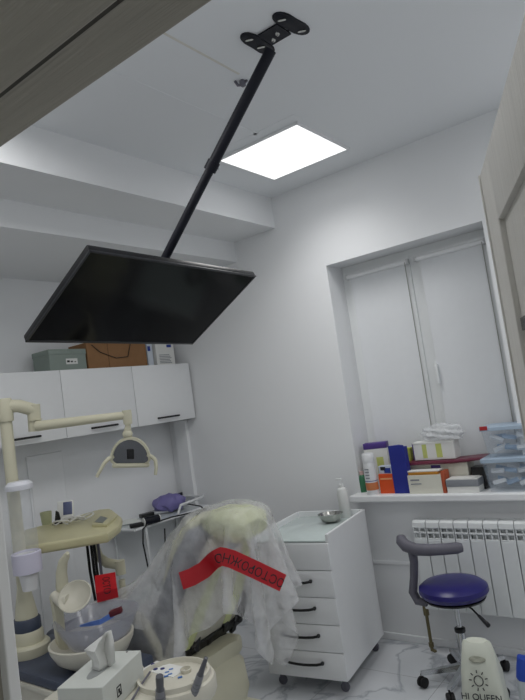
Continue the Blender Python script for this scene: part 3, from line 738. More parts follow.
# cup dispenser on the pillar
DC = depth((PO.x, PO.y, 1.0))-.085
def dcp(px, py): return ad(px, py, DC)
cx = dcp(29, 580); ztop, zr1, zr0, zc = [dcp(20, v).z for v in (481, 553, 574, 591)]
CX, CY = cx.x, cx.y
cp = thing('cup_dispenser', 'clear tube cup dispenser with lilac ring clamped to the lamp pillar', 'cup dispenser', (CX, CY, zr0))
TC = Matrix.Translation((CX, CY, 0))
obj('tube', MB().lathe([(.062, zr1), (.062, ztop-.03)], 30, TC, cap=False), tubem, cp, world=True)
obj('cap', MB().lathe([(.064, ztop-.045), (.066, ztop-.04), (.066, ztop-.02), (.05, ztop-.004), (.001, ztop)], 30, TC), mat('white_cap', (226, 228, 236), .3), cp, world=True)
obj('ring', MB().lathe([(.058, zr0), (.069, zr0+.004), (.071, zr1-.004), (.064, zr1), (.058, zr1-.01), (.056, zr0+.01)], 30, TC, cap=False), lilacw, cp, world=True, label='pale lilac ring')
br_ = V((PO.x-CX, PO.y-CY, 0))
obj('clamp', MB().tube([V((CX, CY, (zr0+zr1)/2))+br_.normalized()*.066, V((PO.x, PO.y, (zr0+zr1)/2))], .018, 10).lathe([(.037, zr0+.02), (.037, zr1-.02)], 18, Matrix.Translation((PO.x, PO.y, 0)), cap=False), lilacw, cp, world=True)
for k in range(6):
    zz = zc+.018*k
    cu_ = obj('paper_cup', MB().lathe([(.001, zz), (.034, zz), (.046, zz+.085), (.049, zz+.087), (.045, zz+.086), (.033, zz+.003)], 24, TC, cap=False), mat('white_cup', (232, 233, 235), .5), None)
    tag(cu_, 'white disposable cup nested in the clear tube dispenser' if k else 'lowest white disposable cup, sticking out below the lilac ring', 'cup', 'cups in the dispenser')
    if k > 0: pass

# ---------------------------------------------------------------- operating lamp
LP = V((-2.46, 2.03, 1.62)); DL = depth(LP); DPst = depth(PT)
lt = thing('dental_lamp', 'cream dental operating lamp on a jointed arm', 'lamp', (PT.x, PT.y, PT.z))
ja = ad(34, 410, DPst+.06); jb = ad(35, 430, DPst+.06)
A0 = V((PT.x, PT.y, PT.z-.04))
obj('short_arm', MB().tube([A0+V((0, 0, .0)), A0.lerp(ja, .5)+V((0, 0, .012)), ja], [.036, .034, .034], 14), cream, lt, world=True)
obj('elbow', MB().tube([ja+V((0, 0, .03)), jb-V((0, 0, .005))], .034, 18).tube([ja+V((0, 0, -.05)), ja+V((0, 0, -.056))], .037, 18), cream, lt, world=True)
l0 = ad(38, 426, DPst+.04); l1 = ad(127, 415, DL)
obj('long_arm', MB().tube([l0, l0.lerp(l1, .06), l0.lerp(l1, .95), l1], [.036, .034, .026, .024], 14, flat=.8), cream, lt, world=True)
l2 = ad(128, 424, DL); l3 = ad(127.5, 434, DL)
obj('drop_joint', MB().tube([l1+V((0, 0, .025)), l1, l2], [.024, .025, .022], 14).tube([l2, l3], [.014, .02], 12).ball(l3, .026), cream, lt, world=True)
# head: local x to the right, y up, z to the outside (light side)
HC = ad(130.5, 449.5, DL)
hn = (CAM-HC).normalized(); hn = (hn + V((.15, .0, -.25))).normalized()
hxv = (RT*1 + UP*.02); hm_ = frame_mtx(HC, hxv, hn)
D_ = lambda sx_, sy_, n=26: [(sx_*math.cos(a), (sy_*1.0*math.sin(a) if math.sin(a) > 0 else .32*sy_*math.sin(a))) for a in [2*PI*k/n for k in range(n)]]
w_, h_ = .100, .098
oy = -.05
def dring(s, z, dy=0): return [(x*s, y*s+oy+dy, z) for x, y in D_(w_, h_*1.15)]
obj('housing', MB().loft([dring(.35, -.085, .03), dring(.8, -.06, .01), dring(1., -.02), dring(1.04, .0), dring(1.04, .016), dring(.93, .018), dring(.90, .004)], cap=False, mtx=hm_), cream, lt, world=True)
obj('reflector', MB().loft([dring(.915, .006), dring(.75, -.018, .006), dring(.45, -.036, .016), dring(.12, -.045, .03)], mtx=hm_), mat('dark_mirror', (120, 122, 126), .22, 1.), lt, world=True, label='dark mirrored reflector')
obj('bulb_shield', MB().box((-.020, oy+.0, -.03), (.020, oy+.055, .010), .006, mtx=hm_), black, lt, world=True, label='black bulb shield')
obj('lip', MB().box((-.096, oy-.042, -.02), (.096, oy-.020, .022), .012, mtx=hm_), cream, lt, world=True)
for pts in (((-.09, -.035, 0), (-.112, -.043, .02), (-.128, -.060, .03), (-.150, -.10, .05), (-.163, -.125, .055)), ((.09, -.03, 0), (.118, -.04, .02), (.132, -.052, .03), (.138, -.085, .05), (.134, -.12, .055))):
    obj('handle', MB().tube(pts, [.011, .011, .010, .009, .008], 10, mtx=hm_), cream, lt, world=True)

# ---------------------------------------------------------------- instrument table of the unit
TZ_ = 1.12
def tp(px, py, z=TZ_): p = at(px, py, z=z); return V((max(p.x, XL+.03), p.y, z))
poly = [tp(*q) for q in ((24, 547), (76, 538), (108, 533), (120, 524), (122, 517), (112, 509), (96, 510), (60, 521), (24, 530))]
it = thing('instrument_table', 'beige dental instrument table with a grey display, before the left wall', 'instrument table', sum(poly, V())/len(poly)-V((0, 0, .06)))
obj('table_body', MB().prism([(p.x, p.y) for p in poly], TZ_-.05, TZ_, bevel=.014), mat('olive_cream_plastic', (196, 191, 152), .4), it, world=True)
obj('control_panel', MB().prism([(p.x, p.y) for p in [tp(*q) for q in ((92, 527), (107, 527), (118, 517), (110, 511), (98, 512))]], TZ_-.004, TZ_+.016, bevel=.006), mat('olive_cream_plastic', (196, 191, 152), .4), it, world=True)
obj('display', MB().prism([(p.x, p.y) for p in [tp(*q) for q in ((95, 525), (103, 526), (108, 521), (101, 519))]], TZ_+.010, TZ_+.0185), mat('grey_display', (112, 118, 112), .3), it, world=True, label='grey display')
aA = tp(93, 534, TZ_-.05); DT = depth(aA)
arm_ = [aA+V((0, 0, .01)), ad(95, 547, DT), ad(99, 557, DT-.02), ad(107, 563, DT-.05), ad(120, 565, DT-.1)]
obj('arm', MB().tube(arm_, [.022, .026, .026, .027, .026], 14), cream, it, world=True)
obj('arm_joint', MB().tube([arm_[-1]+V((0, 0, .025)), arm_[-1]-V((0, 0, .05))], .028, 18), cream, it, world=True)
obj('arm_post', MB().tube([arm_[-1]-V((0, 0, .08)), V((arm_[-1].x, arm_[-1].y, .3)), V((arm_[-1].x+.05, arm_[-1].y, .12)), V((arm_[-1].x+.25, arm_[-1].y, .06))], .018, 12), cream, it, world=True)
for px, dx in ((86, 0), (90, 1), (93, 2), (97, 3)):
    h0 = tp(px, 536, TZ_-.05)
    obj('hose', MB().tube([h0, h0+V((0, .0, -.2)), h0+V((.01, .01, -.42)), h0+V((.06, .0, -.50)), h0+V((.10, -.02, -.42))], .008, 8), rubber if dx != 3 else greyp, it, world=True)
# on the table
g_ = tp(47, 524)
t = thing('plastic_cup', 'pale olive plastic cup on the beige instrument table', 'cup', g_)
obj('cup', MB().lathe([(.001, 0), (.030, 0), (.036, .075), (.033, .075), (.028, .004)], 22, cap=False), mat('olive_cup', (178, 182, 146), .4), t)
g_ = tp(66, 521); ph_r = mw(bpy.data.objects[it.name])
t = thing('screen_device', 'small white device with a blue-grey screen propped up on the instrument table', 'device', g_, (0, 0, math.radians(40)))
mm = Matrix.Rotation(math.radians(-18), 4, 'X')
obj('body', MB().box((-.05, -.014, 0), (.05, .014, .125), .006, mtx=mm), paper, t)
obj('screen', MB().box((-.012, -.0155, .035), (.044, -.013, .115), .001, mtx=mm), mat('blue_grey_screen', (92, 100, 134), .2), t, label='blue-grey screen')
g_ = tp(58, 524)
t = thing('device_stand', 'black clip stand beside the white device on the instrument table', 'stand', g_, .8)
obj('stand', MB().box((-.03, -.02, 0), (.03, .02, .012), .003).prism([(-.02, 0), (.024, 0), (.012, .07), (-.004, .082)], -.008, .008, mtx=Matrix.Rotation(PI/2, 4, 'X')), blackp, t)
rn = random.Random(3); pts = []
ca_, cb_ = tp(58, 528), tp(90, 520)
for k in range(90):
    u = k/89; c = ca_.lerp(cb_, u)
    pts.append(c+V((.045*math.sin(23*u+.5)+.012*math.sin(51*u), .05*math.cos(23*u), .012+.03*abs(math.sin(17*u)))))
tag(obj('charging_cable', MB().tube(pts, .005, 8), cable_w), 'tangled white cable lying on the beige instrument table', 'cable')

# ---------------------------------------------------------------- cart by the wall
cA = at(146, 527, z=.9); cB = at(208, 506, z=.9)
cx1 = (cA.x+min(cB.x, cA.x+.03))/2; cx0 = XL+.03; cy0, cy1, cz = cA.y-.10, YB-.06, .9
ct = thing('wire_cart', 'white tube-framed cart with a glass shelf against the left wall', 'cart', ((cx0+cx1)/2, (cy0+cy1)/2, 0))
wt = mat('white_enamel_tube', (224, 227, 229), .35)
def rail(pts, r=.011, n=10): return MB().tube(pts, r, n)
for zz in (cz, .35):
    obj('shelf_frame', MB().tube([(cx1, cy0, zz), (cx1, cy1, zz)], .011).tube([(cx0, cy0, zz), (cx0, cy1, zz)], .011).tube([(cx0, cy0, zz), (cx1, cy0, zz)], .011).tube([(cx0, cy1, zz), (cx1, cy1, zz)], .011), wt, ct, world=True)
    obj('shelf', MB().box((cx0, cy0, zz-.005), (cx1, cy1, zz+.003)), mat('frosted_shelf', (206, 214, 216), .2), ct, world=True)
for x_ in (cx0, cx1):
    for y_ in (cA.y, cy1-.02): obj('leg', rail([(x_, y_, .06), (x_, y_, cz)]), wt, ct, world=True); obj('castor', MB().ball((x_, y_, .03), .03), rubber, ct, world=True)
obj('end_rail', rail([(cx1, cy1-.34, cz+.012), (cx1, cy1-.30, cz+.075), (cx1, cy1-.04, cz+.085), (cx1-.03, cy1-.01, cz+.085), (cx0+.03, cy1-.01, cz+.085), (cx0, cy1-.04, cz+.08), (cx0, cy1-.1, cz+.012)], .010), wt, ct, world=True)
CZ = cz+.011
def cpt(px, py, z=CZ): return at(px, py, z=z)
def on_cart(name, label, cat, px, py, rot): p = cpt(px, py); return thing(name, label, cat, (max(p.x, cx0+.04), p.y, CZ), rot)
t = on_cart('power_adapter', 'black power brick at the back of the cart', 'adapter', 147, 517, 1.3)
obj('brick', MB().box((-.055, -.03, 0), (.055, .03, .032), .005), blackp, t)
t = on_cart('bandage_roll', 'black roll with white ends at the front of the cart', 'roll', 152, 524, 1.25)
mm = Matrix.Translation((0, 0, .029)) @ Matrix.Rotation(PI/2, 4, 'Y')
obj('roll', MB().lathe([(.028, -.06), (.029, -.058), (.029, .058), (.028, .06)], 22, mm), navym, t)
for s_ in (-1, 1): obj('end_cap', MB().lathe([(.027, s_*.06-.004), (.029, s_*.06), (.027, s_*.06+.006)], 22, mm), paper, t)
t = on_cart('charger', 'small black charger at the left end of the cart', 'charger', 137, 527, 1.0)
obj('charger', MB().box((-.05, -.028, 0), (.05, .028, .026), .006), rubber, t)
t = on_cart('plastic_packet', 'white plastic packet at the left end of the cart, by the beige table', 'packet', 129, 523, .9)
obj('packet', MB().loft([[(u*.09, -.04, 0), (u*.09, 0, .004+.028*(1-u*u)), (u*.09, .04, 0), (u*.09, 0, -.0)] for u in (-1, -.8, -.3, .3, .8, 1)]), mat('packet_plastic', (214, 218, 214), .35, bump=.3, bscale=60), t)
p = cpt(170, 511)
t = thing('glove_pack', 'pack of lilac gloves on the cart', 'gloves', (max(p.x, cx0+.1), p.y, CZ), .9)
bm = bmesh.new(); bmesh.ops.create_icosphere(bm, subdivisions=3, radius=1.)
for v in bm.verts:
    n = v.co.copy(); k = 1+.12*math.sin(7*n.x+1)*math.sin(6*n.y)+.06*math.sin(13*n.x+9*n.z)
    v.co = V((n.x*.10*k, n.y*.07*k, .05+max(n.z, -.75)*.06*k))
bmesh.ops.scale(bm, vec=(1.3, 1.35, 1.25), verts=bm.verts[:]); obj('gloves', bm, lilac, t)
obj('bag', MB().box((-.14, -.06, .0), (.02, .06, .022), .01), clearbag, t)
t = on_cart('tablet', 'dark grey tablet standing behind the lilac gloves', 'tablet', 176, 505, 1.45)
obj('tablet', MB().box((-.08, -.005, 0), (.08, .005, .10), .003, mtx=Matrix.Rotation(-.1, 4, 'X')), mat('dark_grey_tablet', (66, 68, 80), .3), t)
cab = [cpt(160, 521, CZ+.02), cpt(172, 517, CZ+.01), cpt(190, 513, CZ+.03), cpt(203, 514, CZ+.03), cpt(207, 511, CZ+.04), cpt(200, 506, CZ+.05), cpt(188, 504, CZ+.04), cpt(180, 503, CZ+.02)]
pts = []
for i in range(len(cab)-1):
    for k in range(4): pts.append(cab[i].lerp(cab[i+1], k/4))
pts.append(cab[-1])
tag(obj('power_cable', MB().tube([V((max(q.x, cx0+.005), min(q.y, YB-.03), q.z)) for q in pts], .0055, 8), rubber), 'black power cable looped over the right end of the cart', 'cable')
cab = [cpt(150, 522, CZ+.014), cpt(143, 529, CZ+.006), V((cx1+.02, cA.y-.06, cz-.1)), V((cx1+.02, cA.y-.04, cz-.3)), V((cx1+.015, cA.y+.03, cz-.46)), V((cx1+.02, cA.y+.12, cz-.36)), V((cx1+.02, cA.y+.16, cz-.05))]
tag(obj('power_cable', MB().tube(cab, .0055, 8), rubber), 'black cable hanging down from the front of the cart', 'cable')

# ---------------------------------------------------------------- dental chair
HX, HY, PSI, REC, BL = -2.46, 2.32, .04, .55, .64
dch = thing('dental_chair', 'dental chair with cream shell and slate upholstery under a plastic film', 'dental chair', (HX, HY, 0), PSI)
sr, cr_ = math.sin(REC), math.cos(REC)
def se(a, e): return math.copysign(abs(math.cos(a))**e, math.cos(a)), math.copysign(abs(math.sin(a))**e, math.sin(a))
def slab(stations, e=.5, n=28):
    rings = []
    for (c, ux, un, w, t) in stations:
        rg = []
        for k in range(n):
            ca, sa = se(2*PI*k/n, e); rg.append(V(c)+V(ux)*w*ca+V(un)*t*sa)
        rings.append(rg)
    return MB().loft(rings)
Y = (0, 1, 0); NB = (-cr_, 0, sr)
def bk(t, off): return V((BL*t*sr, 0, .52+BL*t*cr_)) + V(NB)*off
chair_parts = []
def cpart(*a, **k):
    o = obj(*a, parent=dch, **k); chair_parts.append(o); return o
cpart('backrest', slab([(bk(0, .055), Y, NB, .22, .03), (bk(.04, .055), Y, NB, .285, .055), (bk(.4, .06), Y, NB, .29, .062), (bk(.75, .07), Y, NB, .26, .065), (bk(.95, .075), Y, NB, .215, .06), (bk(1., .07), Y, NB, .15, .03)]), slate)
cpart('lumbar_pad', slab([(bk(.35, .12), Y, NB, .16, .03), (bk(.45, .13), Y, NB, .21, .055), (bk(.8, .145), Y, NB, .205, .06), (bk(.98, .14), Y, NB, .16, .045), (bk(1.03, .13), Y, NB, .10, .02)], .6), mat('pale_lime_vinyl', (208, 208, 168), .45))
cpart('back_shell', slab([(bk(-.04, -.035), Y, NB, .20, .03), (bk(.0, -.035), Y, NB, .25, .045), (bk(.4, -.035), Y, NB, .25, .05), (bk(.75, -.03), Y, NB, .21, .045), (bk(.95, -.01), Y, NB, .165, .04), (bk(.99, .0), Y, NB, .13, .02)], .55), creamw)
for s_ in (-1, 1):
    cpart('shell_stripe', slab([(bk(.03, -.075)+V((0, s_*.15, 0)), Y, NB, .03, .012), (bk(.4, -.082)+V((0, s_*.15, 0)), Y, NB, .045, .014), (bk(.78, -.07)+V((0, s_*.115, 0)), Y, NB, .035, .012), (bk(.92, -.045)+V((0, s_*.085, 0)), Y, NB, .015, .008)], .8, 16), limem)
hdv = V((.80, 0, -.18)).normalized(); hup = V((.18, 0, .80)).normalized(); h0_ = bk(1.0, .05)
cpart('headrest', slab([(h0_+hdv*a_+hup*.03, Y, hup, w_, t_) for a_, w_, t_ in ((-.06, .07, .03), (-.02, .14, .055), (.08, .165, .075), (.17, .15, .07), (.21, .10, .04))], .65), limem)
cpart('headrest_bracket', slab([(bk(.82, -.02), Y, NB, .05, .03), (bk(.97, -.03), Y, NB, .07, .045), (bk(1.0, -.01)+V((.12, 0, .0)), Y, NB, .07, .04)], .5, 16), slate)
cpart('seat', slab([((.05, 0, .50), Y, (0, 0, 1), .22, .03), ((0, 0, .50), Y, (0, 0, 1), .26, .055), ((-.3, 0, .49), Y, (0, 0, 1), .27, .06), ((-.52, 0, .50), Y, (0, 0, 1), .26, .055), ((-.56, 0, .50), Y, (0, 0, 1), .23, .03)], .4), slate)
cpart('leg_rest', slab([((-.55, 0, .49), Y, (0, 0, 1), .23, .03), ((-.58, 0, .49), Y, (0, 0, 1), .25, .05), ((-.9, 0, .46), Y, (0, 0, 1), .22, .045), ((-1.08, 0, .44), Y, (0, 0, 1), .18, .04), ((-1.12, 0, .44), Y, (0, 0, 1), .13, .02)], .45), slate)
cpart('seat_frame', slab([((.16, 0, .40), Y, (0, 0, 1), .16, .04), ((.12, 0, .39), Y, (0, 0, 1), .23, .06), ((-.3, 0, .39), Y, (0, 0, 1), .24, .06), ((-.9, 0, .39), Y, (0, 0, 1), .19, .04)], .5), cream)
cpart('pedestal', slab([((-.22, 0, .1), (1, 0, 0), Y, .22, .17), ((-.2, 0, .25), (1, 0, 0), Y, .19, .14), ((-.15, 0, .36), (1, 0, 0), Y, .22, .16)], .5), creamw)
cpart('base_plate', MB().box((-.75, -.25, 0), (.22, .25, .09), .03), cream)
cpart('rear_cover', slab([((.0, 0, .08), (1, 0, 0), Y, .18, .19), ((.03, 0, .2), (1, 0, 0), Y, .19, .21), ((.06, 0, .33), (1, 0, 0), Y, .14, .2), ((.06, 0, .40), (1, 0, 0), Y, .07, .16)], .6), cream)
for s_ in (-1, 1):
    am = MB().tube([(.04, s_*.31, .56), (-.02, s_*.325, .68), (-.08, s_*.33, .715), (-.34, s_*.33, .715), (-.42, s_*.33, .70)], [.022, .026, .034, .036, .028], 14, flat=1.)
    cpart('armrest', am, m=cream)
    cpart('armrest_bracket', MB().tube([(.02, s_*.22, .48), (.04, s_*.31, .50), (.04, s_*.31, .58)], .018, 10), m=cream)
hb = MB()
def hbp(l, t, o): return bk(t, -.085-o)+V((0, l, 0))
for l0_, t0_, l1_, t1_, ww in ((-.28, -.01, .30, .02, .030), (-.16, -.12, .18, -.07, .018)):
    a_, b2_ = hbp(l0_, t0_, 0), hbp(l1_, t1_, 0); hb.box((0, -ww, -.008), ((b2_-a_).length, ww, .008), .004, mtx=frame_mtx(a_, b2_-a_, V(NB)))
for l_, t_ in ((-.12, .03), (.02, .0), (.14, .05), (.24, .03), (.24, -.04), (.14, -.10), (-.05, -.13)):
    hb.box((-.02, -.028, -.012), (.02, .028, .010), .004, mtx=frame_mtx(hbp(l_, t_, 0), V((.1, 1, .25)), V(NB)))
hb.tube([hbp(.27, .02, 0), hbp(.285, .2, -.01), hbp(.27, .30, -.03)], [.026, .018, .008], 10)
hb.tube([hbp(-.1, .0, 0), hbp(-.06, .12, -.02)], [.03, .006], 10)
cpart('hinge_bracket', hb, m=black, label='black folding hinge bars')

# ---------------------------------------------------------------- polythene film draped over the chair (dropped as cloth)
def drape(name, cx_, cy_, z_, sx_, sy_, nx, ny, rot, frames, shape=None):
    bm = bmesh.new(); vs = []
    R2 = Matrix.Rotation(rot, 3, 'Z')
    for i in range(nx+1):
        row = []
        for j in range(ny+1):
            p = V(((i/nx-.5)*sx_, (j/ny-.5)*sy_, 0))
            p.z = .018*math.sin(9*p.x+2*p.y)*math.cos(8*p.y-3*p.x)
            row.append(bm.verts.new(R2 @ p + V((cx_, cy_, z_))))
        vs.append(row)
    for i in range(nx):
        for j in range(ny): bm.faces.new((vs[i][j], vs[i+1][j], vs[i+1][j+1], vs[i][j+1]))
    me = bpy.data.meshes.new('sim'); bm.to_mesh(me); bm.free()
    so = bpy.data.objects.new('sim', me); COL.objects.link(so)
    cl = so.modifiers.new('cloth', 'CLOTH'); st = cl.settings
    st.quality = 7; st.mass = .12; st.tension_stiffness = 18; st.compression_stiffness = 18; st.shear_stiffness = 8; st.bending_stiffness = .25
    st.tension_damping = 8; st.air_damping = 3
    cl.collision_settings.distance_min = .012; cl.collision_settings.collision_quality = 3; cl.collision_settings.friction = 25
    cl.collision_settings.use_self_collision = False
    cl.point_cache.frame_start = 1; cl.point_cache.frame_end = frames
    mods = []
    for o in chair_parts:
        if o.name.startswith(('shell_stripe', 'base', 'pedestal', 'armrest_b', 'hinge')): continue
        m_ = o.modifiers.new('col', 'COLLISION'); o.collision.thickness_outer = .012; o.collision.cloth_friction = 30; mods.append((o, m_))
    fl = bpy.data.objects['floor']; mods.append((fl, fl.modifiers.new('col', 'COLLISION')))
    for fr in range(1, frames+1): S.frame_set(fr)
    dg = bpy.context.evaluated_depsgraph_get()
    res = bpy.data.meshes.new_from_object(so.evaluated_get(dg))
    bpy.data.objects.remove(so)
    for o, m_ in mods: o.modifiers.remove(m_)
    S.frame_set(1)
    bm = bmesh.new(); bm.from_mesh(res)
    o = obj(name, bm, film, smooth=True)
    for p in o.data.polygons: p.use_smooth = True
    from mathutils import noise as N_
    for v in o.data.vertices:
        q_ = v.co*9.; r_ = 1-abs(N_.noise(q_)); r2_ = 1-abs(N_.noise(q_*2.3+V((5, 3, 1))))
        v.co += v.normal*(.009*(r_**3-.4)+.0045*(r2_**3-.4))
    ss = o.modifiers.new('smooth', 'SUBSURF'); ss.levels = 1; ss.render_levels = 1
    return o
fm = drape('plastic_film', -2.40, 2.29, 1.36, 1.8, 1.46, 80, 66, .5, 60)
tag(fm, 'crumpled clear polythene film draped over the dental chair', 'plastic film')

fm2 = drape('plastic_film', -2.86, 2.16, .98, .95, .80, 44, 38, .25, 45)
tag(fm2, 'clear polythene film bunched over the chair seat and armrest beside the rinsing bowl', 'plastic film')

# red tape lying on the film
from mathutils.bvhtree import BVHTree
bpy.context.view_layer.update()
dg = bpy.context.evaluated_depsgraph_get()
def bvh(o):
    bm = bmesh.new(); bm.from_mesh(o.data); bm.transform(mw(o)); t_ = BVHTree.FromBMesh(bm); bm.free(); return t_
TREES = [bvh(o) for o in [fm]+chair_parts]
def hit(px, py, default):
    d = ray(px, py).normalized(); best = None
    for t_ in TREES:
        h_ = t_.ray_cast(CAM, d)
        if h_[0] is not None and (best is None or h_[3] < best): best = h_[3]
    return depth(CAM+d*best) if best else default
def tape(label, path, half_w, flip, words, off=.02):
    ds = [hit(x, y, 3.2) for x, y in path]
    n = len(path); dd = ds[:]
    for _ in range(3): dd = [min(dd[i], (dd[max(i-1, 0)]+dd[i]+dd[min(i+1, n-1)])/3) for i in range(n)]
    P = [ad(x, y, dd[i]-off) for i, (x, y) in enumerate(path)]
    root = thing('warning_tape', label, 'tape', P[n//2], group=None)
    rings = []
    for i, p in enumerate(P):
        t_ = (P[min(i+1, n-1)]-P[max(i-1, 0)]).normalized(); nv = (CAM-p).normalized(); s_ = nv.cross(t_).normalized(); nv = t_.cross(s_)
        rings.append([p-s_*half_w-nv*.0006, p+s_*half_w-nv*.0006, p+s_*half_w+nv*.0006, p-s_*half_w+nv*.0006])
    obj('tape', MB().loft(rings), redm, root, world=True)
    return root, P
def lerp_path(pts, k):
    o = []
    for (a, b_) in zip(pts, pts[1:]):
        for i in range(k): o.append((a[0]+(b_[0]-a[0])*i/k, a[1]+(b_[1]-a[1])*i/k))
    return o+[pts[-1]]
def word_tape(label, path, half_w, word, size, flip, off=.022, t0=None):
    raw = [min(hit(x+i_, y+j_, 3.3) for i_ in (-5, 0, 5) for j_ in (-8, 0, 8)) for x, y in path]
    n = len(path)
    mn = [min(raw[max(0, i-2):i+3]) for i in range(n)]
    sm = mn[:]
    for _ in range(4): sm = [min(mn[i], (sm[max(i-1, 0)]+sm[i]+sm[min(i+1, n-1)])/3) for i in range(n)]
    P = [ad(x, y, sm[i]-off) for i, (x, y) in enumerate(path)]
    fr_ = []; arc = [0.]
    for i, p in enumerate(P):
        t_ = (P[min(i+1, n-1)]-P[max(i-1, 0)]).normalized(); nv = (CAM-p).normalized(); s_ = nv.cross(t_).normalized(); fr_.append((p, t_, s_, t_.cross(s_)))
        if i: arc.append(arc[-1]+(P[i]-P[i-1]).length)
    root = thing('warning_tape', label, 'tape', P[n//2])
    rings = [[p-s_*half_w-nv*.0006, p+s_*half_w-nv*.0006, p+s_*half_w+nv*.0006, p-s_*half_w+nv*.0006] for p, t_, s_, nv in fr_]
    obj('tape', MB().loft(rings), redm, root, world=True)
    if word:
        tx_ = text('lettering', word, size, Matrix.Rotation(PI if flip else 0., 4, 'Z'), ink, root, .0002)
        me = tx_.data; mi = mw(tx_).inverted(); o_ = mw(tx_)
        cen = arc[-1]/2 if t0 is None else arc[-1]*t0
        for v in me.vertices:
            w = o_ @ v.co; u = w.x+cen
            u = min(max(u, .0), arc[-1]-1e-4); k = max(i for i in range(n-1) if arc[i] <= u); f_ = (u-arc[k])/max(1e-6, arc[k+1]-arc[k])
            a_, b_ = fr_[k], fr_[k+1]; p = a_[0].lerp(b_[0], f_); s_ = a_[2].lerp(b_[2], f_); nv = a_[3].lerp(b_[3], f_)
            v.co = mi @ (p+s_*w.y+nv*(.0022+w.z))
    return root
word_tape('red warning tape across the film on the chair back, upside-down black lettering', lerp_path([(181, 581), (192, 577), (204, 570), (213, 561), (221, 556), (232, 559), (256, 570), (283, 583)], 4), .040, 'ОСТОРОЖНО', .056, True, t0=.70)
word_tape('short red warning tape hanging by the rinsing bowl', lerp_path([(105, 574), (106, 586), (108, 600)], 3), .052, 'ОСТО', .05, False)

# ---------------------------------------------------------------- assistant console, tissue box, handpieces
AZ = .745
def zp(px, py, z=AZ): return at(px, py, z=z)
ac = thing('assistant_console', 'cream round-ended assistant console with blue button icons, lower front', 'console', zp(150, 690)-V((0, 0, AZ)))
kc = zp(174, 677); kr = (zp(207, 683)-kc).length
ux_ = (zp(150, 660)-zp(110, 700)).normalized()
def cons(scale, n=28):
    o = []
    for k in range(n):
        a = 2*PI*k/n; o.append((kc.x+kr*scale*math.cos(a), kc.y+kr*scale*.95*math.sin(a)))
    return o
obj('pod', MB().prism(cons(1.0), AZ-.07, AZ, bevel=.018), creamw, ac, world=True)
obj('pod_rim', MB().loft([[(x, y, z_) for x, y in cons(s_)] for s_, z_ in ((.90, AZ-.002), (.88, AZ+.016), (.82, AZ+.018), (.80, AZ-.001))], cap=False), creamw, ac, world=True)
tA = [zp(*q) for q in ((40, 700), (84, 668), (142, 662), (160, 690), (120, 735), (60, 745))]
obj('tray_plate', MB().prism([(p.x, p.y) for p in tA], AZ-.03, AZ-.004, bevel=.008), creamw, ac, world=True)
ic = zp(158, 668, AZ+.004)
lbm = frame_mtx(zp(163, 668, AZ+.001), zp(180, 672)-zp(150, 665), (0, 0, 1))
obj('button_label', MB().box((-.075, -.042, -.002), (.10, .036, .0015), .001, mtx=lbm), paper, ac, world=True, label='white button label')
for px, py in ((153, 664), (160, 663.5), (155.5, 669), (162.5, 668.5)):
    p = zp(px, py, AZ+.0035); obj('button', MB().lathe([(.0085, -.002), (.0085, .001), (.006, .002)], 14, Matrix.Translation(p)), mat('navy_button', (34, 42, 110), .4), ac, world=True)
for px, py in ((167, 672), (171, 669), (166, 676), (170, 674), (180, 677)):
    p = zp(px, py, AZ+.0035); obj('icon', MB().box((-.008, -.004, -.002), (.008, .004, .0008), mtx=Matrix.Translation(p) @ Matrix.Rotation(.9, 4, 'Z')), mat('icon_blue', (70, 120, 190), .5), ac, world=True)
hA = [zp(128, 707, AZ), zp(150, 672, AZ+.012)]
obj('guide_rail', MB().tube([hA[0], hA[0].lerp(hA[1], .5)+V((0, 0, .004)), hA[1]], .004, 8), greyp, ac, world=True)
obj('support_arm', MB().tube([kc-V((0, 0, .05)), kc-V((.02, 0, .2)), V((UX1-.05, UY1-.1, .42))], .028, 12), creamw, ac, world=True)
for px, py in ((160, 694), (196, 686), (186, 672)):
    p = zp(px, py, AZ); obj('holder', MB().lathe([(.016, -.02), (.021, .012), (.019, .014), (.014, -.016)], 18, Matrix.Translation(p), cap=False), creamw, ac, world=True)
def handpiece(label, base, tip, r0_, r1_):
    t = thing('handpiece', label, 'handpiece', base); x = tip-base
    obj('grip', MB().tube([base, base+x*.15, base+x*.62], [r0_*.8, r0_, r0_*.95], 16), mat('grey_grip', (136, 138, 144), .35), t, world=True)
    obj('nozzle', MB().tube([base+x*.60, base+x*.64, base+x*.9, tip], [r0_*.95, r0_*.75, r1_, r1_*.9], 14), mat('dark_grey_nozzle', (92, 94, 100), .35), t, world=True)
    g = MB()
    for k in range(4): g.tube([base+x*(.2+.08*k), base+x*(.215+.08*k)], r0_*1.05, 14)
    obj('grip_ring', g, mat('grey_grip_ring', (112, 114, 120), .35), t, world=True)
    return t
Dh = depth(zp(160, 694))
handpiece('short upright grey handpiece in the middle holder of the console', ad(161, 712, Dh-.02), ad(159.5, 676, Dh-.05), .017, .014)
Dh2 = depth(zp(196, 686))
handpiece('long slanting grey handpiece at the right end of the console', ad(191, 702, Dh2-.01), ad(206, 658, Dh2-.05), .014, .008)
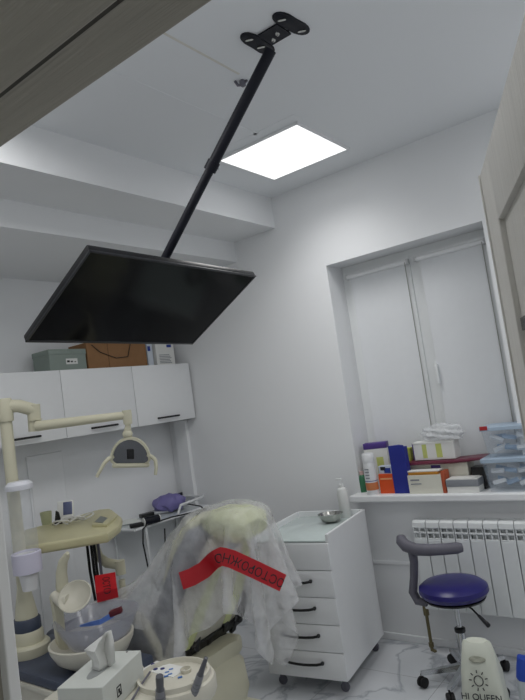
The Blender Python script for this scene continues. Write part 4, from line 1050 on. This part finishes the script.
# tissue box
BZ = AZ-.003; BT = .845
q0, q1, q3 = at(64, 682, z=BT), at(102, 687.5, z=BT), at(141, 650, z=BT)
ux = q3-q1; L_ = ux.length; ux.normalize(); uy = q0-q1; uy = uy-ux*uy.dot(ux); W_ = uy.length; uy.normalize()
bxm = Matrix((ux, uy, V((0, 0, 1)))).transposed().to_4x4(); bxm.translation = V((q1.x, q1.y, BZ))
tb = thing('tissue_box', 'white tissue box standing before the rinsing bowl', 'tissue box', q1+ux*L_/2+uy*W_/2-V((0, 0, BT-BZ)))
hB_ = BT-BZ
obj('carton', MB().box((0, 0, 0), (L_, W_, hB_), .003, mtx=bxm), mat('tissue_card', (206, 210, 205), .5), tb, world=True, smooth=False)
slot = MB().prism([(L_*.5+L_*.3*math.cos(a), W_*.5+W_*.16*math.sin(a)) for a in [2*PI*k/24 for k in range(24)]], hB_+.0002, hB_+.001, mtx=bxm)
obj('slot', slot, mat('slot_film', (150, 154, 154), .3), tb, world=True)
lg = MB()
fx = L_*.30
for lo, hi in (((fx, -.0012, .028), (fx+.004, -.0004, .062)), ((fx+.026, -.0012, .028), (fx+.030, -.0004, .062)), ((fx, -.0012, .058), (fx+.030, -.0004, .062)), ((fx, -.0012, .028), (fx+.030, -.0004, .032)), ((fx+.010, -.0012, .038), (fx+.020, -.0004, .052)), ((fx+.018, -.0012, .028), (fx+.024, -.0004, .04))): lg.box(lo, hi, mtx=bxm)
obj('logo', lg, ink, tb, world=True)
bcn = bxm @ V((L_*.95, W_*.3, hB_)); obj('tab_mark', MB().lathe([(.004, .0002), (.004, .001)], 10, Matrix.Translation(bcn)), ink, tb, world=True)
# tissue sheet
o0 = bxm @ V((L_*.45, W_*.5, hB_+.0015)); Dt = depth(o0)
def tq(px, py, d=0): return ad(px, py, Dt+d)
rows = [[(92, 669), (99, 671), (108, 669), (115, 663)], [(92, 661), (99, 662), (107, 659), (115, 654)], [(84, 650), (95, 652), (104, 650), (114, 646)], [(90, 645), (98, 644), (105, 641), (113, 638)], [(102, 636), (105, 633), (108, 631), (111, 630)]]
dz = [[.0, -.02, .015, .0], [.015, -.025, .025, -.01], [.03, -.02, .03, -.02], [.03, -.01, .03, -.01], [.02, 0, .02, 0]]
bm = bmesh.new(); vv = [[bm.verts.new(tq(*rows[i][j], dz[i][j])) for j in range(4)] for i in range(5)]
for i in range(4):
    for j in range(3): bm.faces.new((vv[i][j], vv[i][j+1], vv[i+1][j+1], vv[i+1][j]))
ti = obj('paper_tissue', bm, paper)
md = ti.modifiers.new('thick', 'SOLIDIFY'); md.thickness = .0012; md2 = ti.modifiers.new('sub', 'SUBSURF'); md2.subdivision_type = 'SIMPLE'; md2.levels = 1; md2.render_levels = 1
tag(ti, 'white paper tissue pulled up out of the tissue box', 'tissue')

# light of the panels
def panel_light(x, y, PW, sp=172):
    l = bpy.data.lights.new('panel_light', 'AREA'); l.shape = 'SQUARE'; l.size = .56; l.energy = PW; l.spread = math.radians(sp); l.color = (1., .985, .97)
    o = bpy.data.objects.new('panel_light', l); COL.objects.link(o); o.location = (x, y, H-.016)
panel_light((lx0+lx1)/2, (ly0+ly1)/2, 6, 120); panel_light(-1.935, 1.10, 11); panel_light(.15, 1.10, 9); panel_light(.15, 3.08, 9)  # last two: added out of view to even out the room's light
# second LED panel of the room, over the near end
t2 = thing('ceiling_light', 'second square LED panel lamp of the room, over the near end behind the door head', 'ceiling light', (-1.935, 1.10, H-.012))
for ch_ in list(bpy.data.objects['ceiling_light'].children):
    c = ch_.copy(); COL.objects.link(c); c.parent = t2
for lab_, py_ in (('third square LED panel, added unseen as fill light over the open door', 1.10), ('fourth square LED panel, added unseen as fill light by the right wall', 3.08)):  # unseen fill panels, added to raise the ambient light
  t3 = thing('ceiling_light', lab_, 'ceiling light', (.15, py_, H-.012))
  for ch_ in list(bpy.data.objects['ceiling_light'].children):
    c = ch_.copy(); COL.objects.link(c); c.parent = t3
#END2
# ---------------------------------------------------------------- lights, world, view
wd = bpy.data.worlds.new('world'); S.world = wd; wd.use_nodes = True
wd.node_tree.nodes['Background'].inputs['Color'].default_value = (.8, .82, .78, 1)
wd.node_tree.nodes['Background'].inputs['Strength'].default_value = .3
S.view_settings.view_transform = 'Standard'; S.view_settings.look = 'None'
S.view_settings.exposure = -0.15; S.view_settings.gamma = 1.; S.view_settings.use_curve_mapping = False
for o in bpy.data.objects:
    if '_h' in o: del o['_h']
